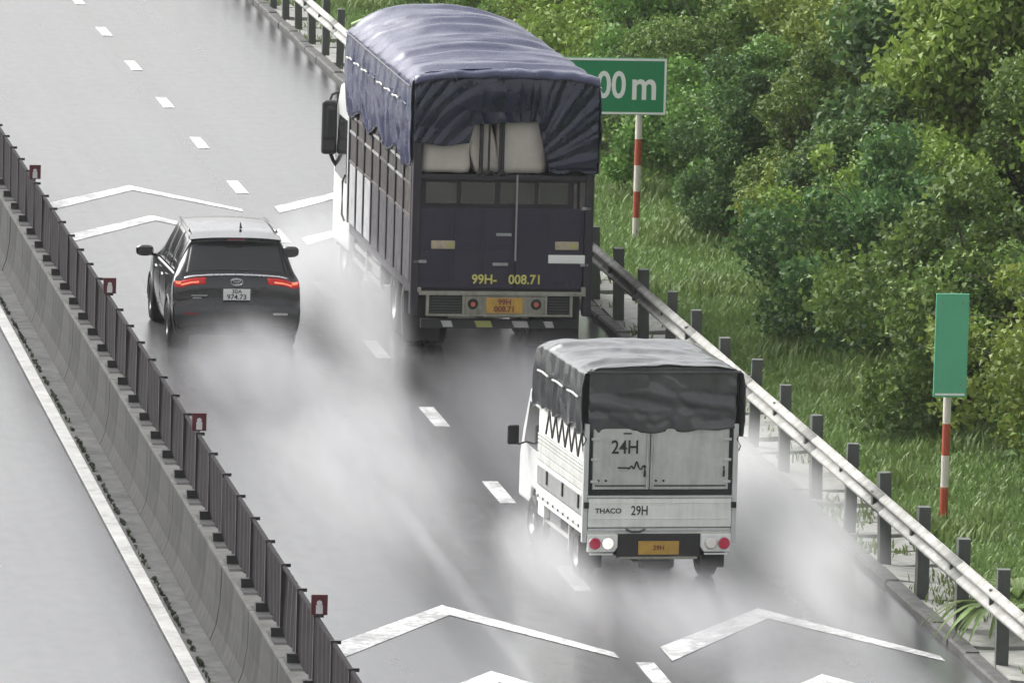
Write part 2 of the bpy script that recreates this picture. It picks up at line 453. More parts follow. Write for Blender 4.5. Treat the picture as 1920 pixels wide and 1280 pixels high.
# kerb on the right
ks = empty('kerb', (0, 0, 0)); tag(ks, kind='structure')
kb = MB(); kb.prism_y([(3.625, -0.3), (3.80, -0.3), (3.80, 0.10), (3.65, 0.10), (3.625, 0.07)], 0.0, 0.985)
kme = kb.mesh('kerb_stone')
for k in range(118):
    o = link_mesh('kerb_stone', kme, MAT['kerb'], ks, (rnd.uniform(-.012, .012), 68 + k, rnd.uniform(-.015, .015)))

# verge and hillside
def terr(x, y):
    s = max(0.0, x - 6.6)
    s = min(s, 17 + 5*(1-math.exp(-max(0, s-17)/5)))
    z = -0.02 + 0.02*fb(x*0.9, y*0.9) + 0.40*s*(1 - math.exp(-s/2.5)) + 0.35*fb(x*0.16, y*0.16)*min(1, s/3)
    z -= 0.10*max(0, 1-abs(x-5.4)/1.2)
    return z
xs = np.concatenate([np.linspace(4.75, 12, 36), np.linspace(12.5, 90, 50)])
ys = np.linspace(40, 330, 260)
P = np.array([[(x, y, terr(x, y)) for y in ys] for x in xs])
tag(link_mesh('hillside', grid_mesh('hillside', P), MAT['earth']), kind='structure')

# concrete gutter slabs behind the kerb
gt = empty('concrete_gutter', (4.2, 90, 0)); tag(gt, 'pale broken concrete gutter slabs running behind the right kerb under the guardrail', 'gutter')
sl = []
for q in range(5):
    b = MB()
    x0, x1 = -0.38, 0.50
    pts = [(x0, 0.0), (x0+.25, rnd.uniform(-.03, .05)), (x1-rnd.uniform(0, .12), 0.02), (x1+rnd.uniform(-.1, .06), .5), (x1-rnd.uniform(0, .15), 1.10), (x0+.4, 1.12+rnd.uniform(-.05, .05)), (x0, 1.13)]
    n = len(pts)
    vs = [(x, y, -0.2) for x, y in pts] + [(x, y, 0.05+0.05*abs(x)) for x, y in pts]
    b.add(vs, [tuple(range(n)), tuple(range(n, 2*n))] + [(k, (k+1) % n, n+(k+1) % n, n+k) for k in range(n)])
    sl.append(b.mesh('gutter_slab'))
for k in range(92):
    o = link_mesh('gutter_slab', sl[k % 5], MAT['concrete_pale'], gt, (rnd.uniform(-.02, .02), -18 + k*1.17, rnd.uniform(-.04, .02)))
    o.rotation_euler = (rnd.uniform(-.03, .03), rnd.uniform(-.03, .05), rnd.uniform(-.02, .02))
b = MB(); b.box(3.79, 4.80, 40, 330, -0.33, -0.12)
tag(b.build('verge_soil', MAT['strip']), kind='structure')

# ------------------------------------------------------------------ vegetation generator
def leaf_cloud(name, pts, nrm, size, rs, aspect=1.7, tint=None, flat=0.35):
    """pts (N,3) centres -> N folded leaf quads"""
    N = len(pts)
    d = rs.normal(size=(N, 3)); d += nrm*flat*2
    d /= np.linalg.norm(d, axis=1)[:, None]
    a = np.cross(d, rs.normal(size=(N, 3))); a /= np.linalg.norm(a, axis=1)[:, None]
    c = np.cross(d, a)
    s = size*rs.uniform(0.6, 1.35, size=(N, 1))
    L = a*s*aspect*0.5; Wd = c*s*0.5; up = d*s*0.18
    V = np.empty((N, 4, 3))
    V[:, 0] = pts - L - up; V[:, 1] = pts + Wd + up; V[:, 2] = pts + L - up*1.2; V[:, 3] = pts - Wd + up
    me = bpy.data.meshes.new(name)
    me.vertices.add(N*4); me.vertices.foreach_set('co', V.reshape(-1))
    me.loops.add(N*4); me.loops.foreach_set('vertex_index', np.arange(N*4, dtype=np.int32))
    me.polygons.add(N); me.polygons.foreach_set('loop_start', np.arange(0, N*4, 4, dtype=np.int32))
    try: me.polygons.foreach_set('loop_total', np.full(N, 4, dtype=np.int32))
    except Exception: pass
    me.update(calc_edges=True)
    ca = me.color_attributes.new('tint', 'FLOAT_COLOR', 'POINT')
    t1 = rs.uniform(0, 1, size=N) if tint is None else tint
    t2 = (rs.uniform(0, 1, size=N) > 0.8)*rs.uniform(0.3, 1, size=N)
    C = np.ones((N, 4, 4)); C[:, :, 0] = t1[:, None]; C[:, :, 1] = t2[:, None]; C[:, :, 2] = 0
    ca.data.foreach_set('color', C.reshape(-1))
    return me

def make_crown(seed, R, Hh, nleaf, size, nblob=16, conic=0.0):
    rs = np.random.RandomState(seed)
    blobs = []
    for k in range(nblob):
        h = rs.uniform(0.12, 1.0)
        rr = 1.15*R*(1-conic*h)*math.sqrt(max(0.08, 1-(abs(h-0.42)/0.66)**2))
        a = rs.uniform(0, 2*math.pi); q = rs.uniform(0.25, 1.08)*rr
        blobs.append((q*math.cos(a), q*math.sin(a), h*Hh*rs.uniform(.9, 1.12), rs.uniform(0.17, 0.42)*R*(0.75 if h > .8 else 1), rs.uniform(0, 1)))
    pts = []; nr = []; tn = []
    w = np.array([b[3]**2 for b in blobs]); w /= w.sum()
    for b, f in zip(blobs, w):
        n = int(nleaf*f)
        d = rs.normal(size=(n, 3)); d /= np.linalg.norm(d, axis=1)[:, None]
        # uneven outline: sub-tufts by direction hashing
        lump = 0.80 + 0.34*np.abs(np.sin(d[:, 0]*5+b[0]*7)*np.sin(d[:, 1]*6+b[1]*5)+0.5*np.sin(d[:, 2]*8+b[2]*3))
        r = b[3]*lump*(1 - rs.normal(size=n)*0.17)*np.where(rs.rand(n) > .93, 1.35, 1.0)
        p = d*r[:, None]*np.array([1, 1, 0.85]) + np.array(b[:3])
        pts.append(p); nr.append(d); tn.append(np.clip(b[4]*0.5+rs.uniform(0, .55, size=n)+0.12*d[:, 2], 0, 1))
    pts = np.concatenate(pts); nr = np.concatenate(nr); tn = np.concatenate(tn)
    k = pts[:, 2] > 0.02
    me = leaf_cloud('crown', pts[k], nr[k], size, rs, tint=tn[k])
    tr = MB()
    lean = rs.uniform(-.15, .15, size=2)
    tr.tube([(0, 0, -0.5), (0.02, 0.02, 0.2*Hh), (lean[0]*.6, lean[1]*.6, 0.5*Hh), (lean[0], lean[1], 0.85*Hh)], [0.045*R+.02, 0.04*R+.015, 0.03*R, 0.008], 7)
    for k in range(12):
        a = rs.uniform(0, 6.28); z0 = rs.uniform(.2, .6)*Hh; q = rs.uniform(.8, 1.25)*R
        tr.tube([(0, 0, z0), (q*.5*math.cos(a), q*.5*math.sin(a), z0+.25*Hh), (q*math.cos(a+.15), q*math.sin(a+.15), z0+rs.uniform(.25, .6)*Hh)], [0.012*R, 0.008*R, 0.004], 4)
    for b in blobs[:14]:
        z0 = min(b[2]*0.5, 0.45*Hh)
        tr.tube([(0, 0, z0), (b[0]*0.5, b[1]*0.5, (z0+b[2])*0.5+.05), (b[0], b[1], b[2])], [0.022*R+.005, 0.015*R, 0.006], 5)
    return me, tr.mesh('trunk')

CR = [make_crown(11, 1.75, 3.3, 22000, 0.075, 34), make_crown(12, 1.5, 3.9, 20000, 0.07, 36, 0.25),
      make_crown(13, 2.0, 3.0, 26000, 0.07, 38), make_crown(14, 1.3, 2.5, 15000, 0.065, 26, 0.1),
      make_crown(15, 1.9, 3.6, 26000, 0.066, 32, 0.2)]
LM = ['leaf_dark', 'leaf_mid', 'leaf_light']
_cm = {}
def crown_mesh(v, m):
    if (v, m) not in _cm:
        me = CR[v][0] if not any(k[0] == v for k in _cm) else CR[v][0].copy()
        me.materials.clear(); me.materials.append(MAT[m]); _cm[(v, m)] = me
    return _cm[(v, m)]
TREES = []
def tree(x, y, v, m, s=1.0, name='tree', dz=0.0):
    t = empty(name, (x, y, terr(x, y)+dz), rnd.uniform(0, 6.28)); t.scale = (s*rnd.uniform(.9, 1.1), s*rnd.uniform(.9, 1.1), s)
    link_mesh('crown', crown_mesh(v, m), None, t)
    o = link_mesh('trunk', CR[v][1], MAT['bark'], t)
    TREES.append((t, x, y, v, m, s)); return t

rows = [(7.9, 99, 176, 2.7, (.62, .85)), (10.6, 106, 180, 3.1, (.8, 1.15)), (13.8, 116, 186, 3.3, (.9, 1.25)),
        (17.5, 130, 192, 3.8, (.95, 1.3)), (22, 146, 198, 4.4, (1.0, 1.4))]
for ri, (x0, y0, y1, st, (s0, s1)) in enumerate(rows):
    y = y0 + rnd.uniform(0, 1)
    while y < y1:
        x = x0 + rnd.uniform(-.7, .7)
        v = rnd.randrange(5)
        q = rnd.random()
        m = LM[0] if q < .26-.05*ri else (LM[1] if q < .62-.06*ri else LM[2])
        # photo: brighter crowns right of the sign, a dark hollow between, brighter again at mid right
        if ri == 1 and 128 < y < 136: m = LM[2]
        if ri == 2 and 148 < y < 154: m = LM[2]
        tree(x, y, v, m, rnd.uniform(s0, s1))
        y += st*rnd.uniform(.8, 1.2)

TREE_WORDS = {'leaf_dark': 'dark green', 'leaf_mid': 'mid green', 'leaf_light': 'bright yellow green'}
SHAPE = ['rounded', 'tall narrow', 'broad low', 'small', 'spreading']

# ground cover on the hillside
def cover(name, n, box, size, mat, label, cat, hmax=0.35, seed=3, clump=0.5, flat=0.6):
    rs = np.random.RandomState(seed)
    pts = []
    while len(pts) < n:
        x = rs.uniform(box[0], box[1]); y = rs.uniform(box[2], box[3])
        c = 0.5+0.5*fb(x*clump, y*clump, seed)
        if rs.rand() > c*1.4: continue
        h = hmax*rs.rand()*max(.15, c)*1.2
        pts.append((x, y, terr(x, y)+h))
    pts = np.array(pts)
    me = leaf_cloud(name, pts, np.tile([0, -.2, 1.0], (len(pts), 1)), size, rs, flat=flat)
    o = link_mesh(name, me, MAT[mat]); tag(o, label, cat, kind='stuff'); return o
cover('undergrowth', 150000, (7.0, 26, 96, 196), 0.085, 'leaf_mid', 'low leafy undergrowth covering the hillside between the trees', 'undergrowth', 1.5, 5, 0.7)

# grass blades on the verge
def blades(name, n, fx, y0, y1, hmin, hmax, mat, seed, dens=None, w=0.012, zf=None):
    rs = np.random.RandomState(seed)
    out = []
    while len(out) < n:
        x = fx(rs); y = rs.uniform(y0, y1)
        if dens is not None and rs.rand() > dens(x, y): continue
        out.append((x, y, (zf or terr)(x, y)))
    b = np.array(out); N = n
    a = rs.uniform(0, 2*np.pi, N); h = rs.uniform(hmin, hmax, N); ln = h*rs.uniform(.15, .75, N)
    side = np.stack([np.cos(a), np.sin(a), np.zeros(N)], 1); ld = np.stack([-np.sin(a), np.cos(a), np.zeros(N)], 1)
    V = np.empty((N, 4, 3)); ww = w*rs.uniform(.6, 1.5, N)[:, None]
    mid = b + ld*ln[:, None]*.35 + np.array([0, 0, 1])*h[:, None]*.6
    V[:, 0] = b - side*ww*.7; V[:, 1] = b + side*ww*.7
    V[:, 2] = mid + side*ww; V[:, 3] = mid - side*ww
    tip = b + ld*ln[:, None] + np.array([0, 0, 1])*h[:, None]*.95
    VV = np.concatenate([V, tip[:, None, :]], 1).reshape(-1, 3)
    base = np.arange(N)[:, None]*5
    loops = np.concatenate([base+0, base+1, base+2, base+3, base+3, base+2, base+4], 1).reshape(-1).astype(np.int32)
    ls = np.stack([np.arange(N)*7, np.arange(N)*7+4], 1).reshape(-1).astype(np.int32)
    me = bpy.data.meshes.new(name)
    me.vertices.add(N*5); me.vertices.foreach_set('co', VV.reshape(-1))
    me.loops.add(len(loops)); me.loops.foreach_set('vertex_index', loops)
    me.polygons.add(2*N); me.polygons.foreach_set('loop_start', ls)
    try: me.polygons.foreach_set('loop_total', np.tile([4, 3], N).astype(np.int32))
    except Exception: pass
    me.update(calc_edges=True)
    ca = me.color_attributes.new('tint', 'FLOAT_COLOR', 'POINT')
    cl = np.array([0.5+0.6*fb(p[0]*.8, p[1]*.5, 9) for p in b])
    t1 = np.clip(cl*.7+rs.uniform(-.1, .5, N), 0, 1); t2 = (rs.rand(N) > .8)*rs.rand(N)
    C = np.ones((N, 5, 4)); C[:, :, 0] = t1[:, None]; C[:, :, 1] = t2[:, None]
    ca.data.foreach_set('color', C.reshape(-1))
    return link_mesh(name, me, MAT[mat])
o = blades('verge_grass', 190000, lambda rs: 4.6+3.6*rs.rand()**.9, 84, 184, .04, .15, 'grass', 21)
tag(o, 'short bright green grass on the verge between guardrail and trees', 'grass', kind='stuff')
o = blades('tall_weeds', 14000, lambda rs: 4.55+3.4*rs.rand(), 84, 184, .15, .32, 'grass', 22, dens=lambda x, y: max(0, fb(x*.5, y*.3, 4)*2.2-.1), w=.016)
tag(o, 'taller weeds in clumps on the grass verge behind the guardrail', 'weeds', kind='stuff')
o = blades('gutter_weeds', 4500, lambda rs: 3.82+1.0*rs.rand(), 84, 184, .05, .2, 'grass', 23, dens=lambda x, y: max(0, fb(x*.9, y*.6, 8)*2.4), zf=lambda x, y: 0.0)
tag(o, 'sparse weeds growing over the concrete gutter slabs', 'weeds', kind='stuff')
def medz(x, y): return 0.015
o = blades('median_weeds', 3400, lambda rs: (-4.66+.05*rs.rand()) if rs.rand() < .62 else (-5.0+.03*rs.rand()), 76, 130, .02, .065, 'weed', 24,
           dens=lambda x, y: max(0, fb(x*2, y*2.3, 2)*1.5+.25), w=.02, zf=medz)
tag(o, 'small dark weeds along the foot of the median barrier', 'weeds', kind='stuff')

# drooping plant at the lower right
def plant(loc, n, L, name, label):
    t = empty(name, loc)
    for k in range(n):
        a = rnd.uniform(0, 6.28); ll = L*rnd.uniform(.7, 1.1); b = MB(); w = .034
        prev = None; vs = []; fs = []
        for i in range(8):
            q = i/7; r = ll*q*.8; z = ll*(.75*q-.85*q*q)+.12
            ww = w*math.sin(math.pi*min(1, q*.92+.06))+.002
            cx, cy = r*math.cos(a), r*math.sin(a)
            vs += [(cx-ww*math.sin(a), cy+ww*math.cos(a), z), (cx, cy, z-.012), (cx+ww*math.sin(a), cy-ww*math.cos(a), z)]
            if i: 
                m = len(vs)
                fs += [(m-6, m-5, m-2, m-3), (m-5, m-4, m-1, m-2)]
        b.add(vs, fs)
        me = b.mesh('leaf', True); ca = me.color_attributes.new('tint', 'FLOAT_COLOR', 'POINT')
        tt = rnd.random()*.7
        for i in range(len(me.vertices)): ca.data[i].color = (tt, 0.2, 0, 1)
        link_mesh('leaf', me, MAT['grass'], t)
    tag(t, label, 'plant'); return t
plant((4.35, 90.2, 0.15), 46, 1.25, 'strap_leaf_plant', 'drooping strap-leaved plant hanging over the pale gutter slabs at the lower right')
plant((4.75, 91.6, 0.15), 34, 1.2, 'strap_leaf_plant', 'strap-leaved plant half hidden behind the drooping one at the right edge')

# ------------------------------------------------------------------ guardrail
gr = empty('guardrail', (3.82, 90, 0)); tag(gr, 'galvanised double-wave guardrail on dark posts along the right kerb', 'guardrail')
prof = []
for k in range(25):
    q = k/24; z = 0.665 + 0.31*q
    x = -0.085 + 0.075*(0.5-0.5*math.cos(4*math.pi*q)) * -1 + 0.04
    prof.append((x, z))
def beam(L):
    m = len(prof); P = np.array([[(x, y, z) for (x, z) in prof] for y in (0.0, L)])
    me = grid_mesh('beam', P); return me
bme = beam(4.96)
pb = MB(); pb.box(0.0, 0.14, -0.07, 0.07, -0.3, 1.16)
pme = pb.mesh('post')
sb = MB(); sb.box(-0.085, -0.003, -0.05, 0.05, 0.70, 0.94); sme = sb.mesh('spacer_block')
for k in range(-4, 20):
    o = link_mesh('beam', bme, MAT['steel'], gr, (0.0 + 0.004*(k % 2), k*4.9, 0)); solidify(o, 0.006, 0)
for k in range(-8, 40):
    p = link_mesh('post', pme, MAT['post_dark'], gr, (0, k*2.45 + 0.6, 0)); p.rotation_euler = (rnd.uniform(-.025, .025), rnd.uniform(-.03, .02), rnd.uniform(-.1, .1)); p.scale = (1, 1, rnd.uniform(.96, 1.02))
    link_mesh('spacer_block', sme, MAT['post_dark'], p)

# ------------------------------------------------------------------ median barrier + glare screen
mb = empty('median_barrier', (-4.5, 90, 0)); tag(mb, 'grey concrete median barrier with sloping foot between the carriageways', 'barrier')
seg = MB(); seg.prism_y([(-0.23, 0.0), (-0.165, 0.18), (-0.125, 0.45), (-0.11, 0.83), (0.10, 0.83), (0.115, 0.45), (0.205, 0.18), (0.27, 0.0)], 0.008, 2.99)
sgm = seg.mesh('barrier_segment')
for k in range(-8, 22):
    o = link_mesh('barrier_segment', sgm, MAT['concrete'], mb, (rnd.uniform(-.006, .006), k*3.0, 0.02+rnd.uniform(-.004, .004)))
    bv = o.modifiers.new('b', 'BEVEL'); bv.width = .012; bv.segments = 2
cop = MB(); cop.box(-0.112, 0.10, 0.012, 2.985, 0.831, 0.846); cpm = cop.mesh('coping')
for k in range(-8, 22): link_mesh('coping', cpm, MAT['coping'], mb, (0, k*3.0, 0.02))
gs = empty('anti_glare_screen', (-4.44, 90, 0.868)); tag(gs, 'dark anti-glare screen panels standing on top of the median barrier', 'screen')
pan = MB(); PS = 1.6
# corrugated panel
nn = 16; vs = []; fs = []
pa = []
for i in range(nn+1):
    y = 0.045 + (PS-0.09)*i/nn
    x = 0.010*(1 if (i//2) % 2 else -1)
    pa.append((x, y))
P = np.array([[(x, y, z) for z in (0.05, 0.76)] for x, y in pa])
pnm = grid_mesh('panel', P, False)
pom = MB().box(-0.03, 0.03, -0.028, 0.028, 0.0, 0.79).mesh('screen_post')
cap = MB().box(-0.035, 0.075, -0.015, 0.015, 0.765, 0.80).mesh('cap_bolt')
brm = MB().prism_x([(-0.40, 0.0), (0.40, 0.0), (0.36, 0.02), (0.08, 0.03), (0.05, 0.12), (-0.05, 0.12), (-0.08, 0.03), (-0.36, 0.02)], -0.125, 0.07).mesh('foot_bracket')
trm = MB().box(-0.02, 0.02, 0.03, PS-0.03, 0.755, 0.78).mesh('top_rail')
for k in range(-10, 28):
    y = k*PS
    o = link_mesh('panel', pnm, MAT['glare'], gs, (0, y, 0)); solidify(o, 0.006, 0); o.rotation_euler = (rnd.uniform(-.006, .006), rnd.uniform(-.035, .035), rnd.uniform(-.006, .006))
    link_mesh('top_rail', trm, MAT['glare'], gs, (0, y, 0))
    p = link_mesh('screen_post', pom, MAT['glare_post'], gs, (-0.005, y, 0))
    link_mesh('cap_bolt', cap, MAT['bracket'], p); link_mesh('foot_bracket', brm, MAT['bracket'], p)

# delineators on the screen
dlab = ['farthest, beside the far chevrons', 'beside the black car', 'third from the top of the photo', 'nearest, left of the near chevrons']
for i, yv in enumerate((120.9, 107.6, 95.0, 82.0)):
    d = empty('delineator', (-4.42, yv, 1.60)); tag(d, 'small maroon delineator plate on the anti-glare screen, ' + dlab[i], 'delineator', 'maroon delineators on the median screen')
    MB().box(-0.012, 0.012, -0.02, 0.0, 0.0, 0.12).build('stem', MAT['post_dark'], d)
    pl = MB().box(-0.085, 0.085, -0.03, -0.015, 0.06, 0.27).build('plate', MAT['maroon'], d, bevel=0.004)
    MB().box(-0.035, 0.035, -0.036, -0.0305, 0.075, 0.165).build('reflector', MAT['white_refl'], pl)
    MB().disc_y(0, -0.036, 0.185, 0.028, 0.0055).build('reflector', MAT['white_refl'], pl)

# ------------------------------------------------------------------ lettering
def text(s, size, mat, parent, loc, rot=(math.pi/2, 0, 0), sx=1.0, ext=0.002, bold=0.0, name='lettering', align='CENTER', shear=0.0):
    cu = bpy.data.curves.new('t', 'FONT'); cu.body = s; cu.size = size; cu.extrude = ext; cu.offset = bold*size
    cu.align_x = align; cu.align_y = 'CENTER'; cu.resolution_u = 4; cu.shear = shear
    o = bpy.data.objects.new('t', cu); COL.objects.link(o)
    dg = bpy.context.evaluated_depsgraph_get(); dg.update()
    me = bpy.data.meshes.new_from_object(o.evaluated_get(dg)); me.materials.clear()
    bpy.data.objects.remove(o, do_unlink=True)
    n = link_mesh(name, me, mat, parent, loc); n.rotation_euler = rot; n.scale = (sx, 1, 1)
    return n

# ------------------------------------------------------------------ signs
def striped_pole(par, r, z0, z1, step, first, dy=0.0):
    z = z1; c = first; k = 0
    while z > z0:
        zz = max(z0, z-step)
        MB().tube([(0, dy, zz), (0, dy, z)], r, 14, True).build('pole_band', MAT['pole_white' if c else 'pole_red'], par, smooth=False)
        z = zz; c = not c
SX, SY = 5.8, 128.7
sg = empty('distance_sign', (SX, SY, terr(SX, SY))); tag(sg, 'green distance sign reading 00 m beyond the blue truck on a striped pole', 'road sign')
sw, sx0 = 1.75, 0.42
bd = MB().box(sx0-sw, sx0, -0.03, -0.01, 2.01, 2.92).build('sign_board', MAT['sign_green'], sg, bevel=0.004)
fr = MB(); f_ = 0.035
fr.box(sx0-sw+.01, sx0-.01, -0.036, -0.0305, 2.02, 2.02+f_); fr.box(sx0-sw+.01, sx0-.01, -0.036, -0.0305, 2.91-f_, 2.91)
fr.box(sx0-sw+.01, sx0-sw+.01+f_, -0.036, -0.0305, 2.02+f_, 2.91-f_); fr.box(sx0-.01-f_, sx0-.01, -0.036, -0.0305, 2.02+f_, 2.91-f_)
fr.build('border', MAT['sign_white'], bd)
text('00', 0.60, MAT['sign_white'], bd, (-0.475, -0.033, 2.465), sx=0.80, bold=0.018)
text('m', 0.66, MAT['sign_white'], bd, (0.055, -0.033, 2.465), sx=0.84, bold=0.02)
striped_pole(sg, 0.055, -0.2, 2.88, 0.42, True, 0.05)

SX, SY = 5.39, 99.7
s2 = empty('narrow_sign', (SX, SY, terr(SX, SY))); tag(s2, 'narrow upright pale green sign board on a red and white pole at the right', 'road sign')
b2_ = MB().box(-0.20, 0.22, -0.09, -0.06, 1.62, 2.92).build('sign_board', MAT['sign_pale'], s2, bevel=0.01)
MB().box(-0.175, 0.195, -0.096, -0.0905, 1.645, 1.67).build('border', MAT['sign_white'], b2_)
for zz in (1.75, 2.78): MB().box(-0.19, 0.21, -0.06, -0.045, zz, zz+.05).build('bracket', MAT['steel'], b2_)
for zz in (1.775, 2.80):
    for xx in (-.12, .14): MB().disc_y(xx, -0.096, zz, .012, .006, 8).build('bolt', MAT['steel'], b2_)
striped_pole(s2, 0.05, -0.2, 2.88, 0.40, False)

# pale stone up in the bushes
b = MB(); ico = bmesh.new(); bmesh.ops.create_icosphere(ico, subdivisions=2, radius=0.28)
for v in ico.verts: v.co = Vector((v.co.x*1.3, v.co.y*.8, v.co.z*.55))*(1+.25*mnoise.noise(v.co*4))
rme = bpy.data.meshes.new('pale_stone'); ico.to_mesh(rme); ico.free()

# ------------------------------------------------------------------ wheels
def wheel(par, x, y, r, w, side, rimr=0.6, name='wheel'):
    prof = [(r*rimr, -w/2), (r*.90, -w/2), (r*.97, -w*.42), (r, -w*.33), (r*.985, -w*.2), (r, -w*.19), (r, w*.19), (r*.985, w*.2), (r, w*.33), (r*.97, w*.42), (r*.90, w/2), (r*rimr, w/2)]
    b = MB(); b.lathe_x(prof, 0, 0, 0, 30); o = b.build(name, MAT['rubber'], par, smooth=True, loc=(x, y, r))
    q = side
    prof = [(r*rimr, q*w*.46), (r*rimr*.93, q*w*.42), (r*rimr*.86, q*w*.2), (r*.30, q*w*.12), (r*.24, q*w*.34), (r*.08, q*w*.38), (0.001, q*w*.38)]
    b = MB(); b.lathe_x(prof, 0, 0, 0, 24); b.build('rim', MAT['rim'], o, smooth=True)
    return o

# ------------------------------------------------------------------ big truck with blue tarpaulin
BT = empty('cargo_truck', (1.63, 113.75, 0), rad(0.6))
tag(BT, 'tall dark cargo truck with blue tarpaulin over its load and yellow number lettering', 'truck')
HW, LB = 1.28, 7.3
# chassis
b = MB(); b.box(-.45, -.33, .35, 9.0, .62, .86); b.box(.33, .45, .35, 9.0, .62, .86)
for y in (.5, 1.7, 2.9, 4.1, 5.3, 6.5, 8.0): b.box(-.33, .33, y, y+.1, .66, .84)
b.build('chassis', MAT['chassis'], BT, bevel=.01)
b = MB(); b.box(-HW+.03, HW-.03, .04, LB, .90, 1.06); b.build('floor_frame', MAT['navy_frame'], BT, bevel=.01)
for y in (1.5, 2.75):
    for s in (-1, 1):
        wheel(BT, s*1.02, y, .49, .27, s); wheel(BT, s*.72, y, .49, .26, -s)
for s in (-1, 1): wheel(BT, s*1.05, 8.35, .49, .28, s)
for y in (1.5, 2.75): MB().tube([(-1, y, .49), (1, y, .49)], .07, 8).build('axle', MAT['chassis'], BT)
for s in (-1, 1):
    b = MB(); b.box(s*1.19-.015, s*1.19+.015, 3.7, 7.1, .50, .56); b.box(s*1.19-.015, s*1.19+.015, 3.7, 7.1, .72, .78)
    for y in (3.8, 5.4, 7.0): b.box(s*1.19-.03, s*1.19+.03, y-.03, y+.03, .5, .92)
    b.build('side_guard', MAT['alu'], BT)
b = MB(); b.box(-1.15, -.55, 4.4, 5.5, .48, .88); b.build('fuel_tank', MAT['alu'], BT, bevel=.08)
# side boards: pale below, brown slats above, dark posts
NB = 8
for s in (-1, 1):
    for k in range(NB):
        y0, y1 = .12 + (LB-.2)*k/NB, .12 + (LB-.2)*(k+1)/NB
        xx = s*HW
        b = MB(); b.box(min(xx, xx-s*.05), max(xx, xx-s*.05), y0+.05, y1-.05, 1.07, 1.95); b.build('side_board', MAT['board_pale' if k > 4 else 'slat_dark'], BT, bevel=.01)
        # corrugated slat panel
        n = 11; dy = (y1-y0-.1)/n
        for i in range(n):
            b = MB(); q = y0+.05+i*dy
            b.prism_y([(xx-s*.045, 1.97), (xx-s*.045, 2.86), (xx-s*.005, 2.86), (xx-s*.005, 1.97)], q, q+dy*.62)
            b.build('slat', MAT['brown_steel'], BT)
        b = MB(); b.box(min(xx-s*.046, xx-s*.055), max(xx-s*.046, xx-s*.055), y0, y1, 1.97, 2.86); b.build('slat_backing', MAT['navy_frame'], BT)
        b = MB()
        for zz in (1.97, 2.42, 2.66): MB().box(min(xx+s*.012, xx-s*.004), max(xx+s*.012, xx-s*.004), y0+.04, y1-.04, zz, zz+.035).build('rail', MAT['alu' if (k % 3 and zz > 2) else 'brown_steel'], BT)
    for k in range(NB+1):
        y = .12 + (LB-.2)*k/NB
        b = MB(); b.box(min(s*HW-s*.05, s*HW+s*.02), max(s*HW-s*.05, s*HW+s*.02), y-.045, y+.045, 1.06, 3.92); b.build('side_post', MAT['navy_frame'], BT, bevel=.01)
# tarpaulin over the roof and upper sides
def rise(y): return 0.05 + 0.25*min(1, max(0, y/5.5))
def tarp_point(u, y):
    """u in -1..1: |u|<.62 roof, outside: sides"""
    a = abs(u); s = 1 if u > 0 else -1
    bow = 0.5-0.5*math.cos(2*math.pi*(y/0.91))
    if a < .60:
        q = a/.60
        x = s*q*(HW-.02); z = 3.98 + rise(y)*(1-q**2.2) - .05*bow*(1-q**3) - .10*max(0, q-.9)*5*q
        z += .030*fb(x*.8+9, y*1.1, 1) + .010*fb(x*.9, y*5, 2)
        # fabric pulled in folds across the roof
        z += .058*(1-abs(math.sin(y*3.45+.9*fb(x*.45, y*.5, 5)))) + .013*(1-abs(math.sin(y*8.3+1.6*fb(x*.6, y*.5, 8))))
        return (x, y, z)
    q = (a-.60)/.40
    z = 3.92 - q*(1.18+.10*math.sin(y*3.1+s)+.05*fb(y*1.4, s, 3))
    fold = .045*(1-abs(math.sin(y*5.5+2.4*fb(y*.8, z*.6, 7)+s))) - .02 + .02*fb(y*2.6, z*.9, 4*s) + .016*fb(y*5, z*2.5, 11)
    x = s*(HW+.045 + .035*math.sin(q*3.1) - .02*bow + fold*min(1, q*3+.3))
    return (x, y, z)
us = np.concatenate([np.linspace(-1, -.6, 26), np.linspace(-.585, .585, 60), np.linspace(.6, 1, 26)])
yl = np.linspace(-.02, LB+.05, 260)
P = np.array([[tarp_point(u, y) for y in yl] for u in us])
tp = solidify(link_mesh('tarpaulin', grid_mesh('tarpaulin', P), MAT['tarp_blue'], BT), .012, 0)
# lashing straps over the side tarp
for s in (-1, 1):
    for k in range(NB):
        y0 = .2 + (LB-.2)*k/NB
        pts = [(s*(HW+.10), y0+.04+i*(.8/5), 3.56+.015*math.sin(i*1.3)) for i in range(5)]
        MB().tube(pts, .013, 5).build('lashing_strap', MAT['bar_white' if k % 4 else 'tarp_blue'], tp)
    MB().tube([(s*(HW+.085), .02, 3.84), (s*(HW+.10), LB*.5, 3.88), (s*(HW+.085), LB, 3.90)], .012, 5).build('rope', MAT['tarp_rear'], tp)
# front wall and lime hem
b = MB(); n = 24
pts = [(-HW, 1.06)] + [(-HW+2*HW*i/n, 3.92 + .27*(1-abs(2*i/n-1)**2.2)) for i in range(n+1)] + [(HW, 1.06)]
b.prism_y(pts, LB-.01, LB+.03); b.build('front_wall', MAT['navy_frame'], BT)
pts = [(-HW+2*HW*i/n, LB+.06, 4.0 + .28*(1-abs(2*i/n-1)**2.2)) for i in range(n+1)]
MB().tube(pts, .03, 6).build('tarpaulin_hem', MAT['lime'], tp, smooth=True)
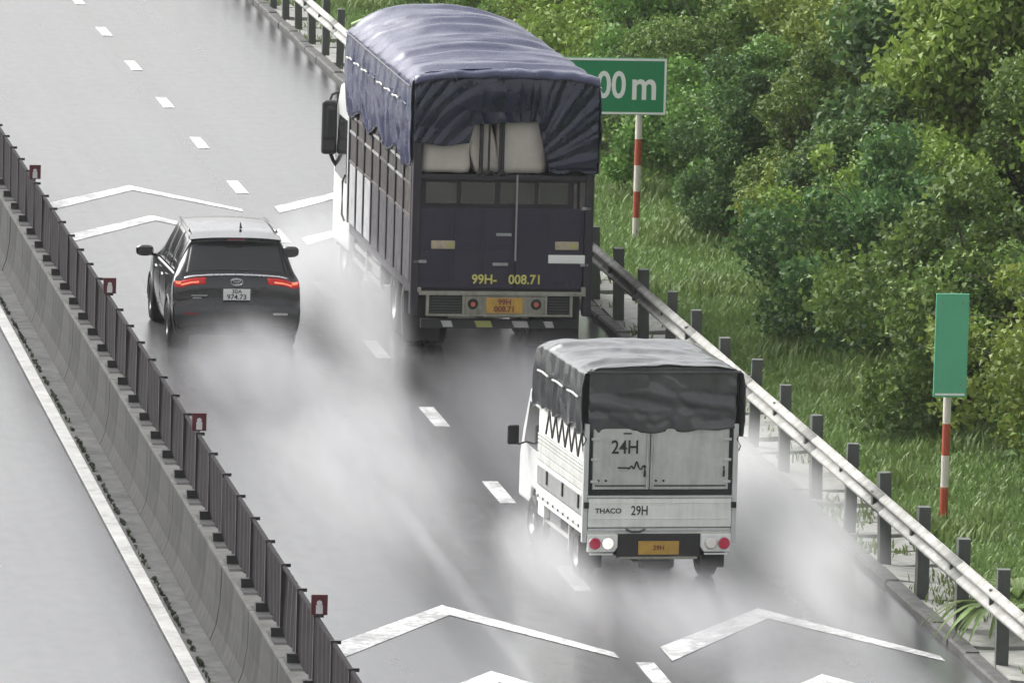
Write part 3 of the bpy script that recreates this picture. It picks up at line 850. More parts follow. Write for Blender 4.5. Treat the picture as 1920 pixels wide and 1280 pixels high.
# rear flap
def flap_bottom(x):
    if x < -.52: return 3.04 + .02*math.sin(x*9)
    if x < -.44: return 3.04 + (x+.52)/.08*.30
    if x < .46: return 3.35 + .03*math.sin((x+.1)*2.4)
    if x < .62: return 3.33 - ((x-.46)/.16)**1.0*.62
    return 2.66 + .02*math.sin(x*14)
xs_ = np.linspace(-HW-.02, HW+.03, 260); P = np.zeros((260, 60, 3))
for i, x in enumerate(xs_):
    zb = flap_bottom(x); zt = 4.0 + .045*(1-(x/HW)**2) + .012*math.sin(x*9) - (.05 if abs(x) > HW-.05 else 0)
    for j in range(60):
        q = j/59; z = zt + (zb-zt)*q
        # folds fanning out towards the right-hand corner and sagging swags at left
        if x > .2:
            ang = math.atan2(z-2.70, x-.30+.001); rr = math.hypot(z-2.70, x-.30)
            f = .038*(1-abs(math.sin(ang*11+fb(x, z)*.8)))*min(1, rr*1.8)-.02+.016*(1-abs(math.sin(ang*27+1.2*fb(x, z, 4))))
        elif x < -.35:
            f = .030*(1-abs(math.sin((z + .75*(x+.1)**2)*11 + fb(x*.8, z)*1.2)))*min(1, (-.35-x)*3)
        else:
            f = .045*(1-abs(math.sin(x*10+fb(x, z)*2)))-.02
        f += .012*fb(x*1.6, z*1.6, 5)
        P[i, j] = (x, -.075 - .05*math.sin(min(1, q*1.3)*math.pi)*.8 + f - .02*q, z)
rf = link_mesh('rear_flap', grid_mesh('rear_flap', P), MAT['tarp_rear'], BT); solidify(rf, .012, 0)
# overhanging roof lip at the rear
P = np.zeros((60, 7, 3))
for i, x in enumerate(np.linspace(-HW-.03, HW+.04, 60)):
    for j in range(7):
        q = j/6; zc = 4.03+.05*(1-(x/HW)**2) - .05*abs(x/HW)**8
        P[i, j] = (x, .04-.17*math.sin(q*1.7)+.02*fb(x*3, q, 2), zc + .02 - .115*q*q + .018*fb(x*4, 1, q))
solidify(link_mesh('roof_lip', grid_mesh('roof_lip', P), MAT['tarp_blue'], BT), .012, 0)
# rear poles inside the opening
for x, r in ((-.33, .03), (-.22, .016), (-.06, .022), (-.02, .02)):
    MB().tube([(x, -.02, 2.6), (x, -.02, 3.42)], r, 8).build('load_bar', MAT['navy_frame'], BT)
for x in (-.33, -.20, -.03): MB().tube([(x-.05, -.04, 2.62), (x, -.06, 2.66), (x+.05, -.04, 2.62)], .028, 6).build('rope_knot', MAT['bracket'], BT)
# load retaining edge and window band
b = MB(); b.box(-HW+.02, HW-.02, -.03, .05, 2.54, 2.61); b.build('load_rail', MAT['navy_frame'], BT, bevel=.01)
b = MB(); b.box(-HW+.02, HW-.02, .03, .06, 1.0, 2.54); b.build('rear_wall', MAT['navy_frame'], BT)
for s in (-1, 1):
    b = MB(); b.box(s*(HW-.05)-.06, s*(HW-.05)+.06, -.05, .12, .62, 3.92); b.build('corner_post', MAT['navy_frame'], BT, bevel=.015)
for (x0, x1) in ((-1.10, -.66), (-.60, -.12), (-.04, .44), (.50, .92)):
    fr = MB(); t = .022
    fr.box(x0, x1, -.005, .03, 2.20, 2.20+t); fr.box(x0, x1, -.005, .03, 2.50-t, 2.50); fr.box(x0, x0+t, -.005, .03, 2.22, 2.48); fr.box(x1-t, x1, -.005, .03, 2.22, 2.48)
    w = fr.build('window', MAT['brown_steel'], BT)
    MB().box(x0+t, x1-t, .008, .014, 2.22, 2.48).build('pane', MAT['glass_dirty'], w)
b = MB(); b.box(1.0, 1.05, -.01, .03, 2.05, 2.5); b.box(1.09, 1.17, -.02, .03, 2.1, 2.52); b.build('hinge_bracket', MAT['brown_steel'], BT, bevel=.005)
# rear doors with low ribs
for (x0, x1) in ((-1.18, .185), (.20, 1.16)):
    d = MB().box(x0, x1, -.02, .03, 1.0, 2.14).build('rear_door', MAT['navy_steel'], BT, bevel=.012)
    n = 3 if x0 < 0 else 2
    for k in range(n):
        a = x0+.05+(x1-x0-.05)*k/n; c = x0+(x1-x0-.05)*(k+1)/n
        MB().box(a, c, -.028, -.0205, 1.10, 1.55).build('door_panel', MAT['navy_steel'], d, bevel=.006)
        MB().box(a, c, -.028, -.0205, 1.62, 2.08).build('door_panel', MAT['navy_steel'], d, bevel=.006)
b = MB(); b.tube([(.19, -.05, 1.40), (.19, -.05, 2.62)], .014, 8); b.build('door_rod', MAT['alu'], BT)
for (x, z, w) in ((-1.17, 1.38, .2), (-.02, 1.35, .22), (.02, 1.77, .22), (1.19, 2.15, .14), (1.18, 1.35, .12)):
    MB().box(x-w/2, x+w/2, -.05, -.03, z-.022, z+.022).build('hinge', MAT['alu'], BT, bevel=.006)
for x in (-.84, .92):
    p = MB().box(x-.17, x+.17, -.052, -.029, 1.56, 1.68).build('marker_lamp', MAT['cream'], BT, bevel=.012)
    MB().box(x+.05, x+.13, -.058, -.053, 1.59, 1.65).build('lens', MAT['bar_yellow'], p, bevel=.003)
MB().box(.66, 1.19, -.048, -.029, 1.37, 1.49).build('white_plate', MAT['sign_white'], BT, bevel=.006)
text('99H-', .185, MAT['letter_yellow'], BT, (-.24, -.032, 1.13), sx=.95, bold=.02)
text('008.71', .185, MAT['letter_yellow'], BT, (.34, -.032, 1.13), sx=.95, bold=.02)
text('1 1', .12, MAT['navy_frame'], BT, (-.90, -.032, 1.08)); text('1 1', .12, MAT['brown_steel'], BT, (.98, -.032, 1.08))
# bumper assembly
b = MB(); b.box(-1.17, 1.20, -.10, .0, .91, .965); b.box(-1.19, -1.14, -.10, 0, .95, 1.02); b.box(1.14, 1.20, -.10, 0, .95, 1.04)
b.box(-1.06, 1.02, -.09, 0, .615, .645); b.box(-1.06, -1.02, -.09, 0, .64, .91); b.box(-.55, -.51, -.09, 0, .64, .91); b.box(.62, .66, -.09, 0, .64, .91); b.box(.98, 1.02, -.09, 0, .64, .91)
bp = b.build('bumper_frame', MAT['bumper_grey'], BT, bevel=.008)
b = MB(); b.prism_y([(-.51, .91), (-.51, .65), (-.32, .64), (-.24, .60), (.38, .60), (.46, .64), (.62, .65), (.62, .91)], -.075, -.02); b.build('bumper_plate', MAT['bumper_grey'], BT, bevel=.01)
for (x0, x1) in ((-1.01, -.56), (.67, .97)):
    g = MB().box(x0, x1, -.04, -.02, .65, .90).build('lamp_grille', MAT['bracket'], bp)
    for k in range(6): MB().box(x0+.01, x1-.01, -.07, -.045, .665+k*.04, .68+k*.04).build('grille_bar', MAT['post_dark'], g)
for x in (-.40, .50):
    l = MB().disc_y(x, -.10, .79, .075, .024, 20, .065).build('tail_lamp', MAT['bracket'], BT); MB().disc_y(x, -.108, .79, .035, .007, 16).build('lens', MAT['amber_lens'], l)
pl = MB().box(-.21, .31, -.09, -.0755, .66, .88).build('number_plate', MAT['yellow'], BT, bevel=.004)
text('99H', .11, MAT['letter_red'], pl, (.05, -.093, .82), bold=.03); text('008.71', .11, MAT['letter_red'], pl, (.05, -.093, .72), bold=.03)
ub = MB().box(-1.12, 1.12, .02, .10, .43, .56).build('underride_bar', MAT['chassis'], BT, bevel=.01)
for i, (x0, x1) in enumerate(((-.84, -.66), (-.36, -.10), (.17, .42), (.62, .78))):
    MB().prism_y([(x0, .54), (x1-.03, .54), (x1, .45), (x0+.04, .45)], .012, .018).build('reflective_strip', MAT['bar_yellow' if i == 1 else 'bar_white'], ub)
for s in (-1, 1): MB().box(s*1.0-.26, s*1.0+.26, .85, .88, .14, .85).build('mud_flap', MAT['rubber'], BT)
# cab
cab = [(7.55, .55), (7.50, 2.55), (7.75, 2.95), (9.0, 2.98), (9.42, 2.6), (9.62, 1.6), (9.66, .5)]
b = MB(); b.prism_x(cab, -1.22, 1.22); cb = b.build('cab', MAT['white_cab'], BT, bevel=.08, seg=3)
MB().prism_x([(8.0, 1.55), (8.0, 2.5), (8.95, 2.5), (9.35, 1.6)], -1.232, 1.232).build('side_window', MAT['glass'], cb)
MB().prism_x([(9.615, 1.66), (9.43, 2.52), (9.46, 2.54), (9.645, 1.68)], -1.08, 1.08).build('windscreen', MAT['glass'], cb)
MB().box(-1.15, 1.15, 9.6, 9.80, .42, .85).build('front_bumper', MAT['white_cab'], cb, bevel=.05)
for s in (-1, 1):
    m = MB(); x = s*1.35; m.box(x-.115, x+.115, 9.15, 9.28, 1.86, 2.68)
    mo = m.build('wing_mirror', MAT['black_plastic'], BT, bevel=.05, seg=4)
    MB().box(x-.08, x+.08, 9.146, 9.149, 2.12, 2.60).build('mirror_glass', MAT['glass'], mo)
    MB().box(x-.08, x+.08, 9.146, 9.149, 1.93, 2.08).build('mirror_glass', MAT['glass_dirty'], mo)
    MB().tube([(x, 9.25, 2.66), (x-s*.04, 9.28, 2.76), (x-s*.15, 9.32, 2.80)], .022, 8).build('mirror_arm', MAT['black_plastic'], mo)
    MB().tube([(x-s*.02, 9.25, 1.90), (x-s*.08, 9.28, 1.76), (x-s*.15, 9.32, 1.66)], .03, 8).build('mirror_arm', MAT['black_plastic'], mo)
    MB().tube([(x-s*.14, 9.32, 2.80), (x-s*.12, 9.32, 2.2), (x-s*.14, 9.32, 1.66)], .018, 8).build('mirror_arm', MAT['black_plastic'], mo)
    MB().tube([(s*1.25, 7.9, 1.0), (s*1.29, 7.9, 1.1), (s*1.29, 7.9, 1.6), (s*1.25, 7.9, 1.7)], .018, 6).build('grab_handle', MAT['black_plastic'], cb)
# cargo bundles inside the rear opening
def bundle(x0, x1, z0, z1, y0, dep, label, seed, slant=0):
    n, m = 26, 18
    bm = bmesh.new(); bmesh.ops.create_cube(bm, size=1.0)
    bmesh.ops.subdivide_edges(bm, edges=bm.edges, cuts=7, use_grid_fill=True)
    for v in bm.verts:
        p = v.co.copy()*2
        e = 14.0; l = (abs(p.x)**e+abs(p.y)**e+abs(p.z)**e)**(1/e); p = p/l if l > 0 else p
        q = Vector(((x0+x1)/2+p.x*(x1-x0)/2 + slant*p.z, y0+dep/2+p.y*dep/2, (z0+z1)/2+p.z*(z1-z0)/2))
        q += Vector((fb(q.x*3, q.z*3, seed), fb(q.x*2.5, q.z*4, seed+3), fb(q.x*3, q.y*3, seed+7)))*.02
        v.co = q
    for f in bm.faces: f.smooth = True
    me = bpy.data.meshes.new('cargo_bundle'); bm.to_mesh(me); bm.free()
    o = link_mesh('cargo_bundle', me, MAT['sack']); o.matrix_world = BT_M
    # shift origin to the bundle itself
    c = Vector(((x0+x1)/2, y0+dep/2, z0)); me.transform(Matrix.Translation(-c)); o.location = BT_M @ c
    tag(o, label, 'bundle', 'cream cargo bundles in the blue truck'); return o
BT_M = Matrix.Translation(BT.location) @ Matrix.Rotation(BT.rotation_euler.z, 4, 'Z')
bundle(-1.16, -.46, 2.62, 3.12, .06, .9, 'low cream bundle at the left of the opening in the rear tarpaulin', 1)
bundle(-.50, -.12, 2.62, 3.46, .05, .9, 'tall slanting cream bundle left of the load bars', 2, -.10)
bundle(-.10, .62, 2.62, 3.44, .06, .9, 'wide cream bundle right of the load bars beneath the navy flap', 3)

# ------------------------------------------------------------------ black people carrier
CAR = empty('parked_car', (-2.10, 114.1, 0)); CAR.name = 'black_suv'
CAR.location.x = -2.06; CAR.scale = (1.03, 1, 1)
tag(CAR, 'glossy black people carrier with lit red tail lamps driving in the left lane', 'car')
# stations: Y, ztop, wtop, wbelt, zbelt, wmid, zmid, zlow
ST = [(.10, .30, .60, .70, .29, .74, .285, .28), (.02, .42, .74, .80, .40, .82, .36, .28), (.00, .56, .80, .845, .53, .85, .42, .27),
      (.02, .70, .83, .865, .67, .87, .50, .26), (.07, .76, .80, .862, .73, .872, .55, .26), (.08, .92, .78, .862, .88, .872, .60, .26),
      (.11, 1.04, .76, .858, .98, .872, .62, .26), (.19, 1.13, .72, .850, 1.03, .872, .64, .25), (.30, 1.32, .675, .84, 1.05, .872, .65, .25),
      (.42, 1.52, .63, .83, 1.05, .873, .65, .25), (.44, 1.60, .61, .83, 1.05, .874, .65, .25), (.80, 1.655, .60, .83, 1.04, .875, .66, .25), (1.7, 1.68, .60, .84, 1.02, .875, .66, .25),
      (2.5, 1.63, .585, .845, 1.00, .875, .65, .25), (3.35, 1.14, .66, .85, .98, .872, .62, .25), (3.8, 1.05, .68, .83, .92, .865, .60, .25),
      (4.2, .93, .62, .76, .82, .82, .55, .27), (4.38, .70, .50, .66, .62, .70, .50, .28), (4.42, .45, .44, .56, .42, .60, .38, .30)]
def ring(st):
    Y, zt, wt, wb, zb, wm, zm, zl = st
    cr = .035 if Y < .5 or Y > 3 else .03
    h = [(0, zt), (.45*wt, zt-cr*.25), (.80*wt, zt-cr*.8), (wt, zt-cr*1.9), ((wt+wb)*.5+.012, (zt-cr*2+zb)*.5+.02*(zt-zb)), (wb, zb), (wb*.4+wm*.6+.004, zb*.6+zm*.4), (wm, zm), (wm-.015, (zm+zl)*.5), (wm-.05, zl)]
    return np.array([(x, Y, z) for x, z in h])
RG = np.array([ring(s) for s in ST])
def cr_interp(A, u):
    n = len(A); i = int(min(max(math.floor(u), 0), n-2)); t = u-i
    p0 = A[max(i-1, 0)]; p1 = A[i]; p2 = A[i+1]; p3 = A[min(i+2, n-1)]
    # cardinal with reduced tension, avoids overshoot at tight stations
    k = .35; m1 = (p2-p0)*k; m2 = (p3-p1)*k
    return (2*t**3-3*t**2+1)*p1 + (t**3-2*t**2+t)*m1 + (-2*t**3+3*t**2)*p2 + (t**3-t**2)*m2
def surf(u, v):
    a = abs(v); R = cr_interp(RG, u); p = cr_interp(R, a)
    return np.array([p[0]*(1 if v >= 0 else -1), p[1], p[2]])
def nsurf(u, v, off):
    e = .02; p = surf(u, v); a = surf(min(u+e, len(ST)-1), v)-surf(max(u-e, 0), v); b = surf(u, min(v+e, 9))-surf(u, max(v-e, -9))
    n = np.cross(b, a); l = np.linalg.norm(n); n = n/l if l > 0 else n
    c = np.array([0, 2.0, .9])
    if np.dot(n, p-c) < 0: n = -n
    return p + n*off
UU = np.concatenate([np.linspace(0, 11, 89), np.linspace(11, 18, 85)[1:]])
VV_ = np.linspace(-9, 9, 109)
P = np.array([[surf(u, v) for v in VV_] for u in UU])
WY = (.86, 3.55)
def keep(i, j):
    c = (P[i, j]+P[i+1, j+1])/2
    for wy in WY:
        if math.hypot(c[1]-wy, c[2]-.33) < .37 and abs(c[0]) > .6: return False
    return True
body = link_mesh('body', grid_mesh('body', P, keep=keep), MAT['car_black'], CAR); solidify(body, .006, 0)
MB().box(-.78, .78, .15, 4.2, .24, .34).build('underbody', MAT['chassis'], CAR)
for wy in WY:
    for s in (-1, 1):
        wheel(CAR, s*.775, wy, .325, .21, s)
        pts = [(s*.868, wy+.37*math.cos(a), .33+.37*math.sin(a)) for a in np.linspace(-.15, math.pi+.15, 20)]
        MB().tube(pts, .022, 6).build('arch_trim', MAT['car_clad'], CAR, smooth=True)
        MB().lathe_x([(.40, -.12), (.40, .12)], s*.72, wy, .33, 24).build('wheel_well', MAT['chassis'], CAR)
def patch(name, u0, u1, v0, v1, off, mat, par, nu=14, nv=24, th=.004):
    vv = np.linspace(v0, v1, nv); uu = np.linspace(u0, u1, nu)
    P = np.array([[nsurf(u, v, off) for v in vv] for u in uu])
    o = link_mesh(name, grid_mesh(name, P), MAT[mat], par); solidify(o, th, 0); return o
patch('rear_window', 7.15, 9.15, -2.75, 2.75, .004, 'glass', CAR)
for s in (-1, 1):
    for (a, c) in ((10.35, 11.35), (11.43, 12.2), (12.27, 13.1)):
        patch('side_window', a, c, s*3.15, s*4.75, .004, 'glass', CAR, 12, 10)
    patch('window_trim', 10.2, 13.3, s*4.85, s*5.0, .007, 'silver', CAR, 30, 3)
    lp = patch('tail_lamp', 5.45, 6.25, s*1.30, s*4.8, .010, 'tail_red', CAR, 8, 20, .012)
    patch('lamp_cluster', 5.80, 6.15, s*3.0, s*4.5, .018, 'tail_hot', lp, 6, 10)
    patch('lamp_cluster', 5.62, 5.80, s*1.6, s*2.9, .018, 'tail_hot', lp, 5, 10)
    # mirrors
    bm = bmesh.new(); bmesh.ops.create_uvsphere(bm, u_segments=18, v_segments=12, radius=1)
    for v in bm.verts: v.co = Vector((math.copysign(abs(v.co.x)**.75, v.co.x)*.125, v.co.y*.07, math.copysign(abs(v.co.z)**.7, v.co.z)*.082))
    for f in bm.faces: f.smooth = True
    me = bpy.data.meshes.new('wing_mirror'); bm.to_mesh(me); bm.free()
    mo = link_mesh('wing_mirror', me, MAT['car_black'], CAR, (s*1.02, 2.92, 1.09))
    MB().box(-.095, .095, -.072, -.06, -.055, .055).build('mirror_glass', MAT['glass_dirty'], mo, bevel=.005)
    MB().tube([(s*.0, 0, -.03), (s*-.17, .02, -.07)], .022, 8).build('mirror_arm', MAT['black_plastic'], mo)
    # door handles
    for y in (1.42, 2.38):
        MB().tube([(s*.888, y, .93), (s*.90, y+.03, .93), (s*.90, y+.17, .93), (s*.888, y+.2, .93)], .014, 6).build('door_handle', MAT['chrome'], CAR)
    for y in (1.18, 2.14, 3.08):
        MB().box(s*.876-.003, s*.876+.003, y, y+.008, .34, .95).build('door_seam', MAT['bracket'], CAR)
    # roof rails
    pts = [(s*.60, .75, 1.63), (s*.60, .85, 1.655), (s*.60, 1.7, 1.672), (s*.59, 2.3, 1.65), (s*.59, 2.4, 1.64)]
    MB().tube(pts, .014, 6).build('roof_rail', MAT['car_black'], CAR, smooth=True)
# spoiler
b = MB(); n = 20; vs = []; 
for i in range(n+1):
    q = i/n*2-1; x = q*.625; zc = 1.615-.035*abs(q)**2.5
    y0 = .30+.04*abs(q)**2
    vs += [(x, y0, zc-.03), (x, y0-.01, zc-.012), (x, .60, zc+.028), (x, .60, zc-.03)]
fs = []
for i in range(n):
    for k in range(4): fs.append((i*4+k, i*4+(k+1) % 4, (i+1)*4+(k+1) % 4, (i+1)*4+k))
fs += [(0, 1, 2, 3), (n*4, n*4+3, n*4+2, n*4+1)]
b.add(vs, fs); sp = b.build('spoiler', MAT['car_black'], CAR, smooth=False, bevel=.008)
MB().box(-.12, .12, .293, .30, 1.565, 1.58).build('brake_lamp', MAT['red_lens'], sp)
b = MB(); b.add([(.09, .80, 1.67), (.13, .80, 1.67), (.12, .90, 1.67), (.10, .90, 1.67), (.105, .86, 1.75), (.115, .86, 1.75), (.105, .90, 1.75), (.115, .90, 1.75)], [(0,1,5,4), (1,2,7,5), (2,3,6,7), (3,0,4,6), (4,5,7,6)])
b.build('roof_antenna', MAT['black_plastic'], CAR)
# chrome bar, emblem, plate
pts = [tuple(nsurf(6.55, v, .012)) for v in np.linspace(-2.75, 2.75, 21)]
MB().tube(pts, .017, 6).build('chrome_bar', MAT['chrome'], CAR, smooth=True)
def oval(cx, cz, rx, rz, t, par, y):
    pts = [(cx+rx*math.cos(a), y, cz+rz*math.sin(a)) for a in np.linspace(0, 2*math.pi, 25)]
    return MB().tube(pts, t, 5, False).build('emblem', MAT['chrome'], par, smooth=True)
em = oval(0, 1.0, .082, .048, .007, CAR, .075); oval(0, 1.018, .050, .017, .005, em, .072); oval(0, 1.0, .020, .043, .005, em, .072)
pl = MB().box(-.185, .185, .035, .05, .745, .905).build('number_plate', MAT['sign_white'], CAR, bevel=.004)
text('30A', .085, MAT['letter_black'], pl, (0, .033, .868), bold=.01); text('974.73', .10, MAT['letter_black'], pl, (0, .033, .79), bold=.01)
b = MB(); b.tube([(-.05, .20, 1.135), (.10, .20, 1.155), (.17, .205, 1.15)], .010, 6); b.tube([(-.22, .215, 1.15), (.17, .205, 1.15)], .006, 5); b.build('rear_wiper', MAT['bracket'], CAR)
MB().box(-.58, -.50, .245, .25, 1.165, 1.18).build('window_sticker', MAT['sign_white'], CAR)
for x in (-.62, .60): MB().box(x-.10, x+.10, -.012, -.002, .545, .575).build('reflector', MAT['bar_white' if x > 0 else 'red_lens'], CAR, bevel=.003)
patch('bumper_cladding', 1.0, 2.35, -6.2, 6.2, .006, 'car_clad', CAR, 14, 60)
MB().box(-.62, -.40, .065, .075, .80, .812).build('badge', MAT['silver'], CAR); MB().box(-.60, -.48, .065, .075, .765, .778).build('badge', MAT['silver'], CAR)
MB().tube([(.45, .05, .25), (.45, .3, .25)], .03, 8).build('exhaust', MAT['chassis'], CAR)

# ------------------------------------------------------------------ small white truck
ST_ = empty('light_truck', (.93, 94.05, 0), rad(4.0))
tag(ST_, 'small white lorry with grey tarpaulin roof and 24H painted on its rear door', 'truck')
HW, LB = .915, 2.75
b = MB(); b.box(-.34, -.24, .15, 4.0, .42, .55); b.box(.24, .34, .15, 4.0, .42, .55)
for y in (.3, 1.2, 2.2, 3.2): b.box(-.24, .24, y, y+.08, .44, .53)
b.build('chassis', MAT['chassis'], ST_, bevel=.01)
for s in (-1, 1):
    wheel(ST_, s*.74, .75, .30, .19, s); wheel(ST_, s*.76, 3.25, .29, .18, s)
    MB().box(s*.74-.14, s*.74+.14, .38, .40, .16, .55).build('mud_flap', MAT['rubber'], ST_)
MB().tube([(-.7, .75, .30), (.7, .75, .30)], .05, 8).build('axle', MAT['chassis'], ST_)
MB().box(-.22, .22, .62, .90, .18, .42).build('axle_housing', MAT['chassis'], ST_, bevel=.09)
b = MB(); b.box(-.72, -.40, 1.55, 2.2, .30, .55); b.build('battery_box', MAT['chassis'], ST_, bevel=.03)
for s in (-1, 1):
    b = MB(); b.box(s*.80-.012, s*.80+.012, 1.2, 2.75, .36, .40); b.box(s*.80-.02, s*.80+.02, 1.2, 1.25, .22, .62); b.box(s*.80-.02, s*.80+.02, 2.65, 2.7, .3, .62); b.build('side_guard', MAT['bar_white'], ST_)
b = MB(); b.box(-HW+.02, HW-.02, .03, LB, .60, .68); b.build('bed_floor', MAT['ivory'], ST_, bevel=.01)
# lower side boards
for s in (-1, 1):
    x = s*HW
    sb_ = MB().box(min(x, x-s*.035), max(x, x-s*.035), .07, LB-.02, .665, .80).build('sill_board', MAT['white_cab'], ST_, bevel=.01)
    for k in range(9):
        MB().tube([(x, .25+k*.29, .685), (x+s*.01, .25+k*.29, .685)], .018, 8).build('bolt', MAT['bracket'], sb_)
    MB().box(min(x-s*.01, x-s*.04), max(x-s*.01, x-s*.04), .07, LB-.02, .81, 1.04).build('side_gate', MAT['alu'], ST_, bevel=.012)
    b = MB(); b.box(min(x+s*.012, x-s*.03), max(x+s*.012, x-s*.03), .07, LB-.02, 1.05, 1.10); b.build('gate_rail', MAT['white_cab'], ST_, bevel=.008)
    for k in range(3): MB().box(min(x+s*.005, x-s*.01), max(x+s*.005, x-s*.01), .30+k*.9, .36+k*.9, .88, 1.06).build('latch', MAT['bracket'], ST_, bevel=.004)
    # corrugated silver panels
    for (z0, z1) in ((1.11, 1.20), (1.21, 1.30), (1.31, 1.345), (1.355, 1.39), (1.40, 1.43)):
        MB().box(min(x-s*.008, x-s*.03), max(x-s*.008, x-s*.03), .07, LB-.02, z0, z1).build('side_panel', MAT['door_grey'], ST_, bevel=.006)
    MB().box(min(x-s*.02, x-s*.035), max(x-s*.02, x-s*.035), .07, LB-.02, 1.44, 1.80).build('upper_panel', MAT['ivory'], ST_)
    # black zigzag lacing
    n = 12; y0, y1 = .10, 2.3
    for k in range(n):
        ya, yb = y0+(y1-y0)*k/n, y0+(y1-y0)*(k+1)/n
        za, zb = (1.78, 1.47) if k % 2 else (1.47, 1.78)
        b = MB(); xx = x-s*.006; hw = .022
        b.add([(xx, ya-hw, za), (xx, ya+hw, za), (xx, yb+hw, zb), (xx, yb-hw, zb), (xx-s*.012, ya-hw, za), (xx-s*.012, ya+hw, za), (xx-s*.012, yb+hw, zb), (xx-s*.012, yb-hw, zb)],
              [(0,1,2,3), (7,6,5,4), (0,4,5,1), (1,5,6,2), (2,6,7,3), (3,7,4,0)])
        b.build('zigzag_stripe', MAT['bracket'], ST_)
    b = MB(); b.box(min(x+s*.01, x-s*.05), max(x+s*.01, x-s*.05), .005, .065, .52, 1.92); b.build('corner_post', MAT['white_cab'], ST_, bevel=.008)
    b = MB(); b.box(min(x-s*.055, x-s*.095), max(x-s*.055, x-s*.095), .03, .06, 1.10, 2.4); b.build('rear_pillar', MAT['bracket'], ST_)
    for y in (1.4, LB-.05): MB().box(min(x-s*.04, x-s*.07), max(x-s*.04, x-s*.07), y, y+.05, 1.1, 2.45).build('side_post', MAT['alu'], ST_)
    MB().tube([(x+s*.02, .03, 1.92), (x+s*.03, .03, 1.82), (x-s*.01, .0, 1.74), (x+s*.03, -.01, 1.66), (x+s*.02, .03, 1.60)], .008, 5).build('rope', MAT['bracket'], ST_)
MB().box(-HW+.03, HW-.03, LB-.04, LB, .66, 2.45).build('front_wall', MAT['alu'], ST_)
# tarp
def tp2(u, y):
    a = abs(u); s = 1 if u > 0 else -1
    fr_ = max(0, (y-LB+.35)/.35)
    if a < .55:
        q = a/.55; x = s*q*(HW-.01)
        z = 2.56 + .06*(1-q**2.4) - .03*(0.5-0.5*math.cos(2*math.pi*y/.69)) - .09*fr_**2
        z += .022*(1-abs(math.sin(y*6+2*fb(x, y))))-.01 + .02*fb(x*2+3, y*2, 1); z -= .05*max(0, q-.9)*10*.6
        return (x, y, z)
    q = (a-.55)/.45
    z = 2.52 - .09*fr_**2 - q*(.72+.035*math.sin(y*9+s)); fold = .035*(1-abs(math.sin(y*8+2*fb(y, z, 3))))-.012 + .018*fb(y*3, z*1.2, 6*s)
    return (s*(HW+.025+.02*math.sin(q*3.1)+fold*min(1, q*3+.3)), y, z)
us = np.concatenate([np.linspace(-1, -.55, 24), np.linspace(-.53, .53, 46), np.linspace(.55, 1, 24)])
P = np.array([[tp2(u, y) for y in np.linspace(-.03, LB+.06, 130)] for u in us])
t2 = solidify(link_mesh('tarpaulin', grid_mesh('tarpaulin', P), MAT['tarp_grey'], ST_), .01, 0)
for s in (-1, 1):
    for k in range(3): MB().tube([(s*(HW+.075), .15+k*.85, 2.22), (s*(HW+.08), .45+k*.85, 2.235), (s*(HW+.075), .75+k*.85, 2.22)], .013, 5).build('lashing_strap', MAT['bar_white'], t2)
P = np.zeros((90, 30, 3))
for i, x in enumerate(np.linspace(-HW+.03, HW-.03, 90)):
    zb = 1.80 + .05*max(0, x+.5)*.9 + .01*math.sin(x*17)
    for j in range(30):
        q = j/29; zt = 2.60-.04*abs(x/HW)**3; z = zt+(zb-zt)*q
        f = .040*(1-abs(math.sin((x*.9+z*1.6)*6+fb(x*2, z*2)*2.5)))*min(1, q*2.0) + .03*fb(x*2.4, z*3, 3)*q + (.02*math.sin(z*30+x*5) if .35 < q < .7 else 0)*.8
        P[i, j] = (x, .01+f-.02*math.sin(q*3.1), z)
solidify(link_mesh('rear_flap', grid_mesh('rear_flap', P), MAT['tarp_grey'], ST_), .01, 0)
MB().box(-HW-.01, HW+.01, -.045, .02, 2.515, 2.555).build('tarpaulin_hem', MAT['tarp_grey'], ST_, bevel=.015)
# rear doors
for (x0, x1) in ((-HW+.10, -.135), (-.125, HW-.10)):
    d = MB().box(x0, x1, .015, .045, 1.145, 1.86).build('rear_door', MAT['door_grey'], ST_, bevel=.01)
    MB().box(x0+.03, x1-.03, .010, .0145, 1.18, 1.20).build('door_seam', MAT['post_dark'], d)
    for x in (x0+.07, x0+.16): MB().disc_y(x, .004, 1.25, .014, .01, 10).build('rivet', MAT['bracket'], d)
    MB().tube([(x1-.06, .0, 1.3), (x1-.06, -.01, 1.36), (x1-.06, .0, 1.42)], .012, 6).build('door_handle', MAT['bracket'], d)
for s in (-1, 1):
    for z in (1.24, 1.50, 1.74): MB().box(s*(HW-.12)-.045, s*(HW-.12)+.045, -.004, .0145, z-.016, z+.016).build('hinge', MAT['silver'], ST_, bevel=.004)
for x in (-.17, -.09): MB().tube([(x, .0, 1.15), (x, .0, 1.80)], .009, 6).build('lock_bar', MAT['silver'], ST_)
for k in range(7): MB().box(-.80+k*.265, -.78+k*.265, -.0165, -.0105, .715, .79).build('tailgate_rib', MAT['ivory'], ST_)
text('24H', .225, MAT['letter_black'], ST_, (-.435, .010, 1.64), sx=.86, bold=.012)
